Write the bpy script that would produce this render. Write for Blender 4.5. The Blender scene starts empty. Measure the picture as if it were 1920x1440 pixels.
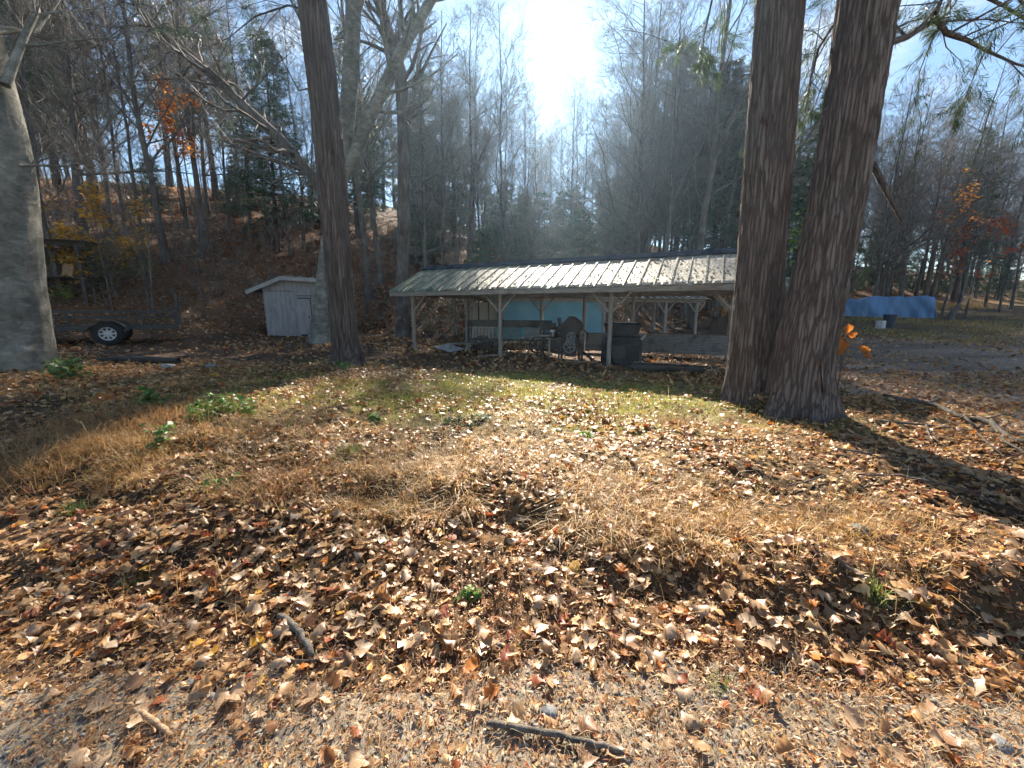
import bpy, math, random
import numpy as np
from mathutils import Vector, Matrix, Euler

# ------------------------------------------------------------------ camera, sky, sun, exposure
scn = bpy.context.scene
COL = scn.collection
PITCH = math.radians(10.7)
FPX = 740.0                                   # focal length in pixels of a 1920 wide frame
CAMZ = 1.6
cam_d = bpy.data.cameras.new('camera')
cam_d.sensor_width = 36.0
cam_d.lens = FPX / 1920.0 * 36.0
cam_d.clip_start = 0.05
cam_d.clip_end = 1500.0
cam = bpy.data.objects.new('camera', cam_d)
COL.objects.link(cam)
cam.location = (0, 0, CAMZ)
cam.rotation_euler = (math.radians(90) - PITCH, 0, 0)
scn.camera = cam

SUN_EL = math.radians(32.7)
SUN_AZ = math.radians(3.0)
TO_SUN = Vector((math.sin(SUN_AZ) * math.cos(SUN_EL), math.cos(SUN_AZ) * math.cos(SUN_EL), math.sin(SUN_EL)))
world = bpy.data.worlds.new('World')
scn.world = world
world.use_nodes = True
wn, wl = world.node_tree.nodes, world.node_tree.links
wn.clear()
w_out = wn.new('ShaderNodeOutputWorld')
w_bg = wn.new('ShaderNodeBackground')
w_bg.inputs['Strength'].default_value = 0.05
w_sky = wn.new('ShaderNodeTexSky')
w_sky.sky_type = 'NISHITA'
w_sky.sun_disc = False
w_sky.sun_elevation = SUN_EL
w_sky.sun_rotation = SUN_AZ
w_sky.air_density = 1.1
w_sky.dust_density = 0.0
w_sky.ozone_density = 3.0
# thin broken cloud over the whole sky
w_tc = wn.new('ShaderNodeTexCoord')
w_mp = wn.new('ShaderNodeMapping')
w_mp.inputs['Scale'].default_value = (2.2, 2.2, 5.0)
w_ns = wn.new('ShaderNodeTexNoise')
w_ns.inputs['Scale'].default_value = 1.6
w_ns.inputs['Detail'].default_value = 7.0
w_ns.inputs['Roughness'].default_value = 0.6
w_cr = wn.new('ShaderNodeValToRGB')
w_cr.color_ramp.elements[0].position = 0.55
w_cr.color_ramp.elements[1].position = 0.80
w_mx = wn.new('ShaderNodeMix')
w_mx.data_type = 'RGBA'
w_mx.inputs[7].default_value = (6.5, 6.9, 7.4, 1)
wl.new(w_tc.outputs['Generated'], w_mp.inputs['Vector'])
wl.new(w_mp.outputs['Vector'], w_ns.inputs['Vector'])
wl.new(w_ns.outputs['Fac'], w_cr.inputs['Fac'])
wl.new(w_cr.outputs['Color'], w_mx.inputs[0])
wl.new(w_sky.outputs['Color'], w_mx.inputs[6])
wl.new(w_mx.outputs[2], w_bg.inputs['Color'])
wl.new(w_bg.outputs['Background'], w_out.inputs['Surface'])

sun_d = bpy.data.lights.new('sun', 'SUN')
sun_d.energy = 5.0
sun_d.angle = math.radians(0.53)
sun_d.color = (1.0, 0.90, 0.75)
sun = bpy.data.objects.new('sun', sun_d)
COL.objects.link(sun)
sun.rotation_euler = TO_SUN.to_track_quat('Z', 'Y').to_euler()
sun.location = (3, 40, 40)

vs = scn.view_settings
vs.view_transform = 'Standard'
vs.look = 'None'
vs.exposure = 1.85
vs.gamma = 1.0
vs.use_curve_mapping = False
scn.render.engine = 'CYCLES'
scn.cycles.use_denoising = True
scn.cycles.adaptive_threshold = 0.03
scn.cycles.adaptive_min_samples = 24
scn.cycles.max_bounces = 6
scn.cycles.diffuse_bounces = 3
scn.cycles.glossy_bounces = 2
scn.cycles.transmission_bounces = 3
scn.cycles.transparent_max_bounces = 4
scn.cycles.volume_bounces = 0
scn.cycles.sample_clamp_indirect = 4.0

# ------------------------------------------------------------------ geometry helpers
rng = np.random.default_rng(7)
random.seed(7)


def ray(px, py):
    dx = (px - 960) / FPX
    dy = (720 - py) / FPX
    return np.array((dx, math.cos(PITCH) + dy * math.sin(PITCH), -math.sin(PITCH) + dy * math.cos(PITCH)))


def at(px, py, Y):
    r = ray(px, py)
    t = Y / r[1]
    return np.array((r[0] * t, Y, CAMZ + r[2] * t))


def hash2(ix, iy, s):
    n = (ix * 374761393 + iy * 668265263 + s * 1274126177) & 0xffffffff
    n = ((n ^ (n >> 13)) * 1274126177) & 0xffffffff
    return ((n ^ (n >> 16)) & 0xffff) / 65535.0


def vnoise(x, y, s=0):
    x = np.asarray(x, float); y = np.asarray(y, float)
    ix = np.floor(x).astype(np.int64); iy = np.floor(y).astype(np.int64)
    fx = x - ix; fy = y - iy
    fx = fx * fx * (3 - 2 * fx); fy = fy * fy * (3 - 2 * fy)
    a = hash2(ix, iy, s); b = hash2(ix + 1, iy, s); c = hash2(ix, iy + 1, s); d = hash2(ix + 1, iy + 1, s)
    return (a + (b - a) * fx) * (1 - fy) + (c + (d - c) * fx) * fy - 0.5


def fbm(x, y, s=0, o=4):
    v = 0; a = 1.0
    x = np.asarray(x, float); y = np.asarray(y, float)
    for i in range(o):
        v = v + a * vnoise(x * 2 ** i + 17.3 * i, y * 2 ** i - 9.1 * i, s + i)
        a *= 0.5
    return v


def sstep(a, b, x):
    t = np.clip((x - a) / (b - a), 0, 1)
    return t * t * (3 - 2 * t)


LIPX = [-9, -6, -4, -2.5, -1.3, -0.4, 0.5, 1.2, 2.0, 3.0, 5.0, 9.0]
LIPY = [4.2, 3.7, 3.3, 3.0, 2.75, 2.70, 2.45, 2.15, 1.9, 1.75, 1.6, 1.5]
HBX = [-160, -60, -30, -20, -14.5, -12, -9, -6, 0, 8, 15, 25, 45, 100, 170]
HBY = [-30, 0, 8, 12.5, 15.3, 17.5, 20, 21, 23, 26, 31, 37, 43, 66, 95]


HOLLOWS = [(-1.02, 2.86, 0.10, 0.22), (-0.62, 2.76, 0.12, 0.20), (-1.95, 3.25, 0.07, 0.22), (0.15, 2.5, 0.06, 0.22), (1.75, 1.75, 0.05, 0.26), (2.35, 1.66, 0.05, 0.24), (0.95, 2.0, 0.05, 0.2), (-3.1, 3.6, 0.08, 0.3)]


def H(x, y):
    """height of the ground"""
    x = np.asarray(x, float); y = np.asarray(y, float)
    near = np.exp(-np.maximum(0, y - 4.5) / 3.0) * np.exp(-np.maximum(0, np.abs(x) - 6) / 3.0)
    lip = np.interp(x, LIPX, LIPY) + 0.35 * fbm(x * 1.3, y * 0.2, 3, 3)
    d = y - lip
    start = np.minimum(1.45, lip - 0.35)
    z = 0.10 * sstep(0, 1, (y - start) / np.maximum(0.2, lip - start))
    sharp = np.clip(2.6 * vnoise(x * 1.4 + 4, y * 0.5, 11) + 0.35, 0, 1)
    z = z + (0.15 - 0.07 * sstep(0.8, 1.8, x)) * sstep(-0.10 - 0.45 * (1 - sharp), 0.06 + 0.45 * (1 - sharp), d)
    for hx, hy, ha, hr in HOLLOWS:
        q = ((x - hx) / hr) ** 2 + ((y - hy) / (hr * 0.6)) ** 2
        z = z - ha * np.exp(-q * q * 0.8)
    z = z - 0.13 * sstep(0.6, 4.5, d)
    z = z + near * (0.14 * fbm(x * 1.1, y * 1.1, 21, 3) * sstep(1.3, 2.2, y) + 0.05 * fbm(x * 4.0, y * 4.0, 5, 3) * sstep(1.2, 2.0, y) + 0.012 * fbm(x * 6, y * 6, 6, 2))
    z = z + 0.05 * fbm(x * 0.35, y * 0.35, 31, 3) * sstep(3, 8, y)
    z = z + 0.045 * np.log1p(np.exp(np.clip((-x - 1.5) * 1.2, -30, 30))) / 1.2 * sstep(2, 7, y)
    z = z + 0.055 * np.maximum(0, y - 9) * sstep(6, 16, x) * np.exp(-np.maximum(0, y - 60) / 60)
    dh = y - np.interp(x, HBX, HBY) + 1.6 * fbm(x * 0.12, y * 0.12, 41, 2)
    sp = np.log1p(np.exp(np.clip(dh / 1.3, -30, 30))) * 1.3
    sp = np.where(dh > 30, dh, sp)
    hill = 29 * (1 - np.exp(-0.37 * sp / 29)) * (1 + 0.15 * sstep(4, 16, -x))
    hill = hill * (1 - 0.22 * sstep(12, 40, x))
    z = z + hill + 0.35 * fbm(x * 0.3, y * 0.3, 51, 4) * sstep(0, 6, dh)
    return z


def Hs(x, y):
    return float(H(np.array([x]), np.array([y]))[0])


def hit(px, py, t0=0.8, t1=160):
    """where the view ray of a pixel meets the ground"""
    r = ray(px, py)
    t = np.geomspace(t0, t1, 900)
    p = r[None, :] * t[:, None]
    p[:, 2] += CAMZ
    below = p[:, 2] - H(p[:, 0], p[:, 1]) < 0
    i = int(np.argmax(below)) if below.any() else len(t) - 1
    return p[i].copy()


def np_mesh(name, V, Fs, mat, parent=None, col=None, smooth=False, link=True):
    if not isinstance(Fs, (list, tuple)):
        Fs = [Fs]
    V = np.ascontiguousarray(V, dtype=np.float32)
    me = bpy.data.meshes.new(name)
    me.vertices.add(len(V))
    me.vertices.foreach_set('co', V.ravel())
    idx = np.concatenate([np.asarray(f, np.int32).ravel() for f in Fs])
    starts = []; o = 0
    for f in Fs:
        n, k = f.shape
        starts.append(np.arange(o, o + n * k, k)); o += n * k
    starts = np.concatenate(starts).astype(np.int32)
    me.loops.add(len(idx))
    me.loops.foreach_set('vertex_index', idx)
    me.polygons.add(len(starts))
    me.polygons.foreach_set('loop_start', starts)
    if smooth:
        me.polygons.foreach_set('use_smooth', np.ones(len(starts), bool))
    me.update(calc_edges=True)
    if col is not None:
        ca = me.color_attributes.new('Col', 'FLOAT_COLOR', 'POINT')
        c4 = np.ones((len(V), 4), np.float32)
        c4[:, :3] = col
        ca.data.foreach_set('color', c4.ravel())
    me.materials.append(mat)
    if not link:
        return me
    ob = bpy.data.objects.new(name, me)
    COL.objects.link(ob)
    if parent is not None:
        ob.parent = parent
    return ob


class MB:
    """collects boxes, bars and sheets for one hard-edged part"""
    def __init__(s):
        s.v = []; s.f = []

    def add(s, v, f):
        o = len(s.v)
        s.v += [tuple(map(float, p)) for p in v]
        s.f += [tuple(i + o for i in q) for q in f]

    def box(s, c, d, rot=None, jit=0.0):
        v = []
        for sz in (-1, 1):
            for sx, sy in ((-1, -1), (1, -1), (1, 1), (-1, 1)):
                p = Vector((sx * d[0] / 2, sy * d[1] / 2, sz * d[2] / 2))
                if jit:
                    p += Vector((random.uniform(-jit, jit), random.uniform(-jit, jit), random.uniform(-jit, jit)))
                if rot is not None:
                    p = rot @ p
                v.append(p + Vector(c))
        s.add(v, [(3, 2, 1, 0), (4, 5, 6, 7), (0, 1, 5, 4), (1, 2, 6, 5), (2, 3, 7, 6), (3, 0, 4, 7)])
        return s

    def bar(s, a, b, w, h=None, up=(0, 0, 1)):
        a = Vector(a); b = Vector(b)
        d = b - a
        L = d.length
        if L < 1e-6:
            return s
        y = d / L
        x = y.cross(Vector(up))
        if x.length < 1e-3:
            x = y.cross(Vector((1, 0, 0)))
        x.normalize()
        z = x.cross(y)
        M = Matrix((x, y, z)).transposed()
        return s.box((a + b) / 2, (w, L, h or w), M)

    def cyl(s, a, b, r0, r1=None, n=16, cap=True):
        a = Vector(a); b = Vector(b)
        r1 = r0 if r1 is None else r1
        d = (b - a).normalized()
        x = d.orthogonal().normalized(); y = d.cross(x)
        v = []
        for c, r in ((a, r0), (b, r1)):
            for i in range(n):
                t = 2 * math.pi * i / n
                v.append(c + x * (r * math.cos(t)) + y * (r * math.sin(t)))
        f = [(i, (i + 1) % n, n + (i + 1) % n, n + i) for i in range(n)]
        if cap:
            f += [tuple(range(n - 1, -1, -1)), tuple(range(n, 2 * n))]
        s.add(v, f)
        return s

    def ring(s, c, axis, prof, n=28):
        """lathe: prof is (radius, height along the axis)"""
        c = Vector(c); d = Vector(axis).normalized()
        x = d.orthogonal().normalized(); y = d.cross(x)
        v = []
        for r, h in prof:
            for i in range(n):
                t = 2 * math.pi * i / n
                v.append(c + d * h + x * (r * math.cos(t)) + y * (r * math.sin(t)))
        f = []
        for k in range(len(prof) - 1):
            for i in range(n):
                j = (i + 1) % n
                f.append((k * n + i, k * n + j, (k + 1) * n + j, (k + 1) * n + i))
        s.add(v, f)
        return s

    def mesh(s, name, mat, smooth=False):
        me = bpy.data.meshes.new(name)
        me.from_pydata(s.v, [], s.f)
        if smooth:
            me.polygons.foreach_set('use_smooth', np.ones(len(s.f), bool))
        me.materials.append(mat)
        me.update()
        return me

    def build(s, name, mat, parent=None, smooth=False):
        ob = bpy.data.objects.new(name, s.mesh(name, mat, smooth))
        COL.objects.link(ob)
        if parent is not None:
            ob.parent = parent
        return ob


def bevel(ob, w=0.008, seg=1):
    m = ob.modifiers.new('soft_edges', 'BEVEL')
    m.width = w; m.segments = seg; m.limit_method = 'ANGLE'
    return ob


def tag(o, label=None, cat=None, group=None, kind=None):
    if label: o['label'] = label
    if cat: o['category'] = cat
    if group: o['group'] = group
    if kind: o['kind'] = kind
    return o


def empty(name, loc, rz=0.0, label=None, cat=None, group=None):
    o = bpy.data.objects.new(name, None)
    COL.objects.link(o)
    o.location = loc
    o.rotation_euler = (0, 0, rz)
    o.empty_display_size = 0.2
    return tag(o, label, cat, group)


def inst(name, me, parent=None, loc=(0, 0, 0), rot=(0, 0, 0), scale=(1, 1, 1)):
    o = bpy.data.objects.new(name, me)
    COL.objects.link(o)
    o.location = loc; o.rotation_euler = rot; o.scale = scale
    if parent is not None:
        o.parent = parent
    return o


def copy_tree(o, parent=None):
    c = o.copy()
    COL.objects.link(c)
    c.parent = parent
    for ch in list(o.children):
        copy_tree(ch, c)
    return c


def tubes(paths, sides):
    """paths: list of (points n x 3, radii n) -> vertices and quads of open tubes"""
    groups = {}
    for p, r in paths:
        groups.setdefault(len(p), []).append((p, r))
    Vs, Fs, off = [], [], 0
    ang = np.arange(sides) * 2 * math.pi / sides
    ca, sa = np.cos(ang), np.sin(ang)
    for n, lst in groups.items():
        P = np.array([a for a, _ in lst], float)
        R = np.array([b for _, b in lst], float)
        M = len(lst)
        T = P[:, -1] - P[:, 0]
        T /= np.linalg.norm(T, axis=1, keepdims=True) + 1e-9
        ref = np.where(np.abs(T[:, 2:3]) > 0.8, np.array([[0, 1.0, 0]]), np.array([[0, 0, 1.0]]))
        A = np.cross(T, ref); A /= np.linalg.norm(A, axis=1, keepdims=True) + 1e-9
        B = np.cross(T, A)
        ringv = ca[None, :, None] * A[:, None, :] + sa[None, :, None] * B[:, None, :]
        V = P[:, :, None, :] + R[:, :, None, None] * ringv[:, None, :, :]
        Vs.append(V.reshape(-1, 3))
        base = (np.arange(M) * n * sides)[:, None, None] + (np.arange(n - 1) * sides)[None, :, None]
        i = np.arange(sides); j = (i + 1) % sides
        q = np.stack([base + i, base + j, base + sides + j, base + sides + i], -1).reshape(-1, 4)
        Fs.append(q + off)
        off += M * n * sides
    return np.concatenate(Vs), np.concatenate(Fs)


# ------------------------------------------------------------------ materials
def mat_new(name):
    m = bpy.data.materials.new(name)
    m.use_nodes = True
    n, l = m.node_tree.nodes, m.node_tree.links
    n.clear()
    out = n.new('ShaderNodeOutputMaterial')
    b = n.new('ShaderNodeBsdfPrincipled')
    l.new(b.outputs[0], out.inputs['Surface'])
    return m, n, l, b, out


def ramp(n, stops):
    r = n.new('ShaderNodeValToRGB')
    e = r.color_ramp.elements
    while len(e) < len(stops):
        e.new(0.5)
    for k, (p, c) in enumerate(stops):
        e[k].position = p
        e[k].color = (c[0], c[1], c[2], 1)
    return r


def noisy(name, c1, c2, scale=4.0, stretch=(1, 1, 1), rough=0.8, metal=0.0, bump=0.0, bscale=None, detail=6, spec=0.4, c3=None):
    m, n, l, b, out = mat_new(name)
    tc = n.new('ShaderNodeTexCoord')
    mp = n.new('ShaderNodeMapping')
    mp.inputs['Scale'].default_value = stretch
    l.new(tc.outputs['Object'], mp.inputs['Vector'])
    ns = n.new('ShaderNodeTexNoise')
    ns.inputs['Scale'].default_value = scale
    ns.inputs['Detail'].default_value = detail
    ns.inputs['Roughness'].default_value = 0.65
    l.new(mp.outputs[0], ns.inputs['Vector'])
    st = [(0.33, c1), (0.66, c2)] if c3 is None else [(0.3, c1), (0.5, c2), (0.68, c3)]
    r = ramp(n, st)
    l.new(ns.outputs['Fac'], r.inputs[0])
    l.new(r.outputs[0], b.inputs['Base Color'])
    b.inputs['Roughness'].default_value = rough
    b.inputs['Metallic'].default_value = metal
    b.inputs['Specular IOR Level'].default_value = spec
    if bump:
        n2 = n.new('ShaderNodeTexNoise')
        n2.inputs['Scale'].default_value = bscale or scale * 3
        n2.inputs['Detail'].default_value = 8
        l.new(mp.outputs[0], n2.inputs['Vector'])
        bp = n.new('ShaderNodeBump')
        bp.inputs['Strength'].default_value = bump
        bp.inputs['Distance'].default_value = 0.02
        l.new(n2.outputs['Fac'], bp.inputs['Height'])
        l.new(bp.outputs[0], b.inputs['Normal'])
    return m


def leafy(name, trans=0.35, rough=0.5, spec=0.5, attr=True, stops=None, sat=1.0):
    """thin leaf: own colour from the mesh (or per object), part of the light passes through"""
    m, n, l, b, out = mat_new(name)
    if attr:
        a = n.new('ShaderNodeVertexColor'); a.layer_name = 'Col'
        src = a.outputs['Color']
    else:
        oi = n.new('ShaderNodeObjectInfo')
        r = ramp(n, stops)
        l.new(oi.outputs['Random'], r.inputs[0])
        tc = n.new('ShaderNodeTexCoord')
        ns = n.new('ShaderNodeTexNoise'); ns.inputs['Scale'].default_value = 25
        l.new(tc.outputs['Object'], ns.inputs['Vector'])
        mx = n.new('ShaderNodeMix'); mx.data_type = 'RGBA'; mx.blend_type = 'MULTIPLY'
        mx.inputs[0].default_value = 0.6
        rr = ramp(n, [(0.3, (0.5, 0.45, 0.4)), (0.7, (1.15, 1.15, 1.15))])
        l.new(ns.outputs['Fac'], rr.inputs[0])
        l.new(r.outputs[0], mx.inputs[6]); l.new(rr.outputs[0], mx.inputs[7])
        src = mx.outputs[2]
    l.new(src, b.inputs['Base Color'])
    b.inputs['Roughness'].default_value = rough
    b.inputs['Specular IOR Level'].default_value = spec
    t = n.new('ShaderNodeBsdfTranslucent')
    l.new(src, t.inputs['Color'])
    mix = n.new('ShaderNodeMixShader')
    mix.inputs[0].default_value = trans
    l.new(b.outputs[0], mix.inputs[1]); l.new(t.outputs[0], mix.inputs[2])
    l.new(mix.outputs[0], out.inputs['Surface'])
    return m


def bark(name, c1, c2, c3, vscale=2.2, hscale=14.0, bump=0.8, rough=0.9, plates=0.0):
    """vertical grain; with plates, cracks between them darkened as inner bark and as painted furrow shade"""
    m, n, l, b, out = mat_new(name)
    tc = n.new('ShaderNodeTexCoord')
    mp = n.new('ShaderNodeMapping'); mp.inputs['Scale'].default_value = (hscale, hscale, vscale)
    l.new(tc.outputs['Object'], mp.inputs['Vector'])
    ns = n.new('ShaderNodeTexNoise'); ns.inputs['Scale'].default_value = 1.0
    ns.inputs['Detail'].default_value = 7; ns.inputs['Roughness'].default_value = 0.7
    ns.inputs['Distortion'].default_value = 0.6
    l.new(mp.outputs[0], ns.inputs['Vector'])
    big = n.new('ShaderNodeTexNoise'); big.inputs['Scale'].default_value = 1.6; big.inputs['Detail'].default_value = 4
    l.new(tc.outputs['Object'], big.inputs['Vector'])
    ad = n.new('ShaderNodeMath'); ad.operation = 'MULTIPLY_ADD'; ad.inputs[1].default_value = 0.45
    l.new(big.outputs['Fac'], ad.inputs[0])
    sc_ = n.new('ShaderNodeMath'); sc_.operation = 'MULTIPLY'; sc_.inputs[1].default_value = 0.65
    l.new(ns.outputs['Fac'], sc_.inputs[0])
    l.new(sc_.outputs[0], ad.inputs[2])
    r = ramp(n, [(0.40, c1), (0.55, c2), (0.70, c3)])
    l.new(ad.outputs[0], r.inputs[0])
    height = ns.outputs['Fac']
    colour = r.outputs[0]
    if plates:
        wv = n.new('ShaderNodeVectorMath'); wv.operation = 'MULTIPLY_ADD'; wv.inputs[1].default_value = (1.3, 1.3, 1.3)
        l.new(ns.outputs['Color'], wv.inputs[0]); l.new(mp.outputs[0], wv.inputs[2])
        vo = n.new('ShaderNodeTexVoronoi'); vo.feature = 'DISTANCE_TO_EDGE'; vo.inputs['Scale'].default_value = plates
        l.new(wv.outputs[0], vo.inputs['Vector'])
        cr = ramp(n, [(0.0, (0, 0, 0)), (0.16, (1, 1, 1))])
        l.new(vo.outputs['Distance'], cr.inputs[0])
        mx = n.new('ShaderNodeMix'); mx.data_type = 'RGBA'
        l.new(cr.outputs[0], mx.inputs[0]); mx.inputs[6].default_value = (*[v * 0.85 for v in c1], 1)  # darker crack colour paints furrow shade where the light is flat
        l.new(r.outputs[0], mx.inputs[7])
        colour = mx.outputs[2]
        hh = n.new('ShaderNodeMath'); hh.operation = 'MULTIPLY_ADD'; hh.inputs[1].default_value = 0.35
        l.new(ns.outputs['Fac'], hh.inputs[0]); l.new(cr.outputs[0], hh.inputs[2])
        height = hh.outputs[0]
    l.new(colour, b.inputs['Base Color'])
    b.inputs['Roughness'].default_value = rough
    b.inputs['Specular IOR Level'].default_value = 0.25
    bp = n.new('ShaderNodeBump'); bp.inputs['Strength'].default_value = bump; bp.inputs['Distance'].default_value = 0.03
    l.new(height, bp.inputs['Height'])
    l.new(bp.outputs[0], b.inputs['Normal'])
    return m


M = {}
M['leaf'] = leafy('dry_leaf', 0.33, 0.45, 0.5)
M['grass'] = leafy('grass_blade', 0.40, 0.5, 0.4)
M['needle'] = leafy('conifer_needle', 0.30, 0.45, 0.5)
M['bright_leaf'] = leafy('autumn_leaf', 0.60, 0.5, 0.3)
M['twig'] = noisy('twig', (0.10, 0.085, 0.07), (0.26, 0.225, 0.19), 2.0, rough=0.75)
M['bark_forest'] = bark('forest_bark', (0.055, 0.047, 0.040), (0.12, 0.102, 0.088), (0.21, 0.19, 0.168), 1.5, 16)
M['bark_conifer'] = bark('conifer_bark', (0.03, 0.022, 0.018), (0.075, 0.052, 0.042), (0.13, 0.10, 0.085), 2.0, 14)
M['bark_pine'] = bark('furrowed_brown_bark', (0.135, 0.101, 0.085), (0.185, 0.145, 0.124), (0.25, 0.202, 0.176), 1.7, 24, 0.8, plates=0.9)
M['bark_red'] = bark('ridged_red_brown_bark', (0.095, 0.070, 0.060), (0.150, 0.114, 0.098), (0.21, 0.166, 0.146), 0.8, 19, 0.8, plates=1.0)
M['bark_beech'] = bark('smooth_grey_bark', (0.095, 0.092, 0.075), (0.185, 0.18, 0.152), (0.34, 0.335, 0.29), 9.0, 5.5, 0.35)
M['bare_wood'] = noisy('bare_wood', (0.28, 0.17, 0.09), (0.48, 0.32, 0.19), 3, (14, 14, 1), 0.7, bump=0.3)
M['wood_grey'] = noisy('weathered_wood', (0.20, 0.17, 0.14), (0.38, 0.34, 0.29), 2.5, (10, 10, 1.2), 0.85, bump=0.4)
M['wood_beam'] = noisy('weathered_beam', (0.17, 0.145, 0.12), (0.34, 0.30, 0.25), 2.5, (1.2, 10, 10), 0.85, bump=0.4)
M['wood_dark'] = noisy('dark_old_wood', (0.035, 0.03, 0.026), (0.09, 0.075, 0.06), 3, (2, 8, 8), 0.85, bump=0.4)
M['wood_brown'] = noisy('brown_lumber', (0.18, 0.10, 0.05), (0.36, 0.23, 0.13), 3, (2, 8, 8), 0.8, bump=0.3)
M['stick'] = bark('stick_bark', (0.05, 0.04, 0.032), (0.13, 0.11, 0.09), (0.24, 0.21, 0.18), 12, 22, 0.7)
M['black_metal'] = noisy('black_painted_steel', (0.020, 0.022, 0.023), (0.045, 0.045, 0.044), 6, rough=0.5, spec=0.5)
M['iron'] = noisy('dark_iron', (0.018, 0.019, 0.022), (0.05, 0.045, 0.042), 5, rough=0.65, metal=0.3, bump=0.2)
M['rust'] = noisy('rusty_iron', (0.03, 0.024, 0.02), (0.085, 0.055, 0.042), 6, rough=0.85, metal=0.2, bump=0.3, c3=(0.075, 0.07, 0.065))
M['rubber'] = noisy('tyre_rubber', (0.016, 0.016, 0.017), (0.03, 0.03, 0.03), 12, rough=0.85)
M['rim'] = noisy('white_steel_rim', (0.40, 0.40, 0.40), (0.56, 0.57, 0.57), 8, rough=0.4)
M['white_paint'] = noisy('weathered_white_paint', (0.18, 0.17, 0.165), (0.29, 0.28, 0.285), 2.2, (3, 3, 0.7), 0.75, bump=0.3, c3=(0.35, 0.34, 0.345))
M['white_trim'] = noisy('white_trim_paint', (0.26, 0.255, 0.245), (0.37, 0.36, 0.35), 5, rough=0.7)
M['shingle'] = noisy('dark_shingle', (0.03, 0.03, 0.032), (0.075, 0.072, 0.07), 14, rough=0.9, bump=0.5)
M['ridge'] = noisy('slate_metal_flashing', (0.018, 0.024, 0.036), (0.035, 0.044, 0.06), 4, rough=1.0, spec=0.0)
M['teal'] = noisy('teal_painted_wall', (0.09, 0.24, 0.30), (0.13, 0.31, 0.38), 1.3, rough=0.65, bump=0.1)
M['teal_box'] = noisy('teal_box_paint', (0.06, 0.12, 0.12), (0.12, 0.20, 0.20), 9, rough=0.6)
M['tin'] = noisy('corrugated_tin', (0.10, 0.105, 0.11), (0.26, 0.26, 0.26), 3, rough=0.55, metal=0.35, bump=0.1, c3=(0.17, 0.12, 0.09))
M['tin_bright'] = noisy('bright_tin', (0.38, 0.38, 0.37), (0.62, 0.62, 0.60), 5, rough=0.5, metal=0.3, bump=0.1)
M['tarp'] = noisy('blue_tarp', (0.065, 0.15, 0.29), (0.13, 0.26, 0.46), 1.1, (2.5, 1, 0.6), rough=0.42, bump=0.9, bscale=3)  # darker streaks in the blue paint shade into the fold creases
M['stone'] = noisy('grey_stone', (0.13, 0.13, 0.125), (0.30, 0.30, 0.29), 9, rough=0.85, bump=0.4)
M['concrete'] = noisy('concrete', (0.40, 0.39, 0.37), (0.60, 0.58, 0.55), 6, rough=0.85, bump=0.2)
M['plastic_dark'] = noisy('dark_plastic', (0.02, 0.03, 0.05), (0.04, 0.05, 0.075), 4, rough=0.5)
M['ink'] = noisy('dark_paint_mark', (0.05, 0.05, 0.055), (0.07, 0.07, 0.075), 8, rough=0.7)

# translucent fibreglass sheet
m, n, l, b, out = mat_new('fibreglass_sheet')
b.inputs['Base Color'].default_value = (0.78, 0.76, 0.70, 1); b.inputs['Roughness'].default_value = 0.5
t_ = n.new('ShaderNodeBsdfTranslucent'); t_.inputs['Color'].default_value = (0.85, 0.82, 0.74, 1)
mx_ = n.new('ShaderNodeMixShader'); mx_.inputs[0].default_value = 0.65
l.new(b.outputs[0], mx_.inputs[1]); l.new(t_.outputs[0], mx_.inputs[2]); l.new(mx_.outputs[0], out.inputs['Surface'])
M['fibreglass'] = m

# old galvanised roof: grey zinc, lichen, rust and rotted leaves lying on it
m, n, l, b, out = mat_new('old_roof_metal')
tc = n.new('ShaderNodeTexCoord')
n1 = n.new('ShaderNodeTexNoise'); n1.inputs['Scale'].default_value = 1.1; n1.inputs['Detail'].default_value = 6
n2 = n.new('ShaderNodeTexNoise'); n2.inputs['Scale'].default_value = 16; n2.inputs['Detail'].default_value = 6
oi = n.new('ShaderNodeObjectInfo')
va = n.new('ShaderNodeVectorMath'); va.operation = 'ADD'
l.new(tc.outputs['Object'], va.inputs[0]); l.new(oi.outputs['Location'], va.inputs[1])
l.new(va.outputs[0], n1.inputs['Vector']); l.new(va.outputs[0], n2.inputs['Vector'])
r1 = ramp(n, [(0.33, (0.27, 0.22, 0.15)), (0.48, (0.42, 0.37, 0.28)), (0.68, (0.56, 0.51, 0.41))])
l.new(n1.outputs['Fac'], r1.inputs[0])
r2 = ramp(n, [(0.40, (0.42, 0.36, 0.26)), (0.55, (1, 1, 1))])
l.new(n2.outputs['Fac'], r2.inputs[0])
mu = n.new('ShaderNodeMix'); mu.data_type = 'RGBA'; mu.blend_type = 'MULTIPLY'; mu.inputs[0].default_value = 0.85
l.new(r1.outputs[0], mu.inputs[6]); l.new(r2.outputs[0], mu.inputs[7])
at_ = n.new('ShaderNodeAttribute'); at_.attribute_type = 'OBJECT'; at_.attribute_name = 'moss'
ms = n.new('ShaderNodeMix'); ms.data_type = 'RGBA'
mm = n.new('ShaderNodeMath'); mm.operation = 'MULTIPLY_ADD'; mm.inputs[1].default_value = 1.6; mm.inputs[2].default_value = -0.25
n3 = n.new('ShaderNodeTexNoise'); n3.inputs['Scale'].default_value = 2.4; n3.inputs['Detail'].default_value = 5
l.new(va.outputs[0], n3.inputs['Vector'])
ml = n.new('ShaderNodeMath'); ml.operation = 'MULTIPLY'; ml.use_clamp = True
l.new(n3.outputs['Fac'], mm.inputs[0]); l.new(mm.outputs[0], ml.inputs[0]); l.new(at_.outputs['Fac'], ml.inputs[1])
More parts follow.
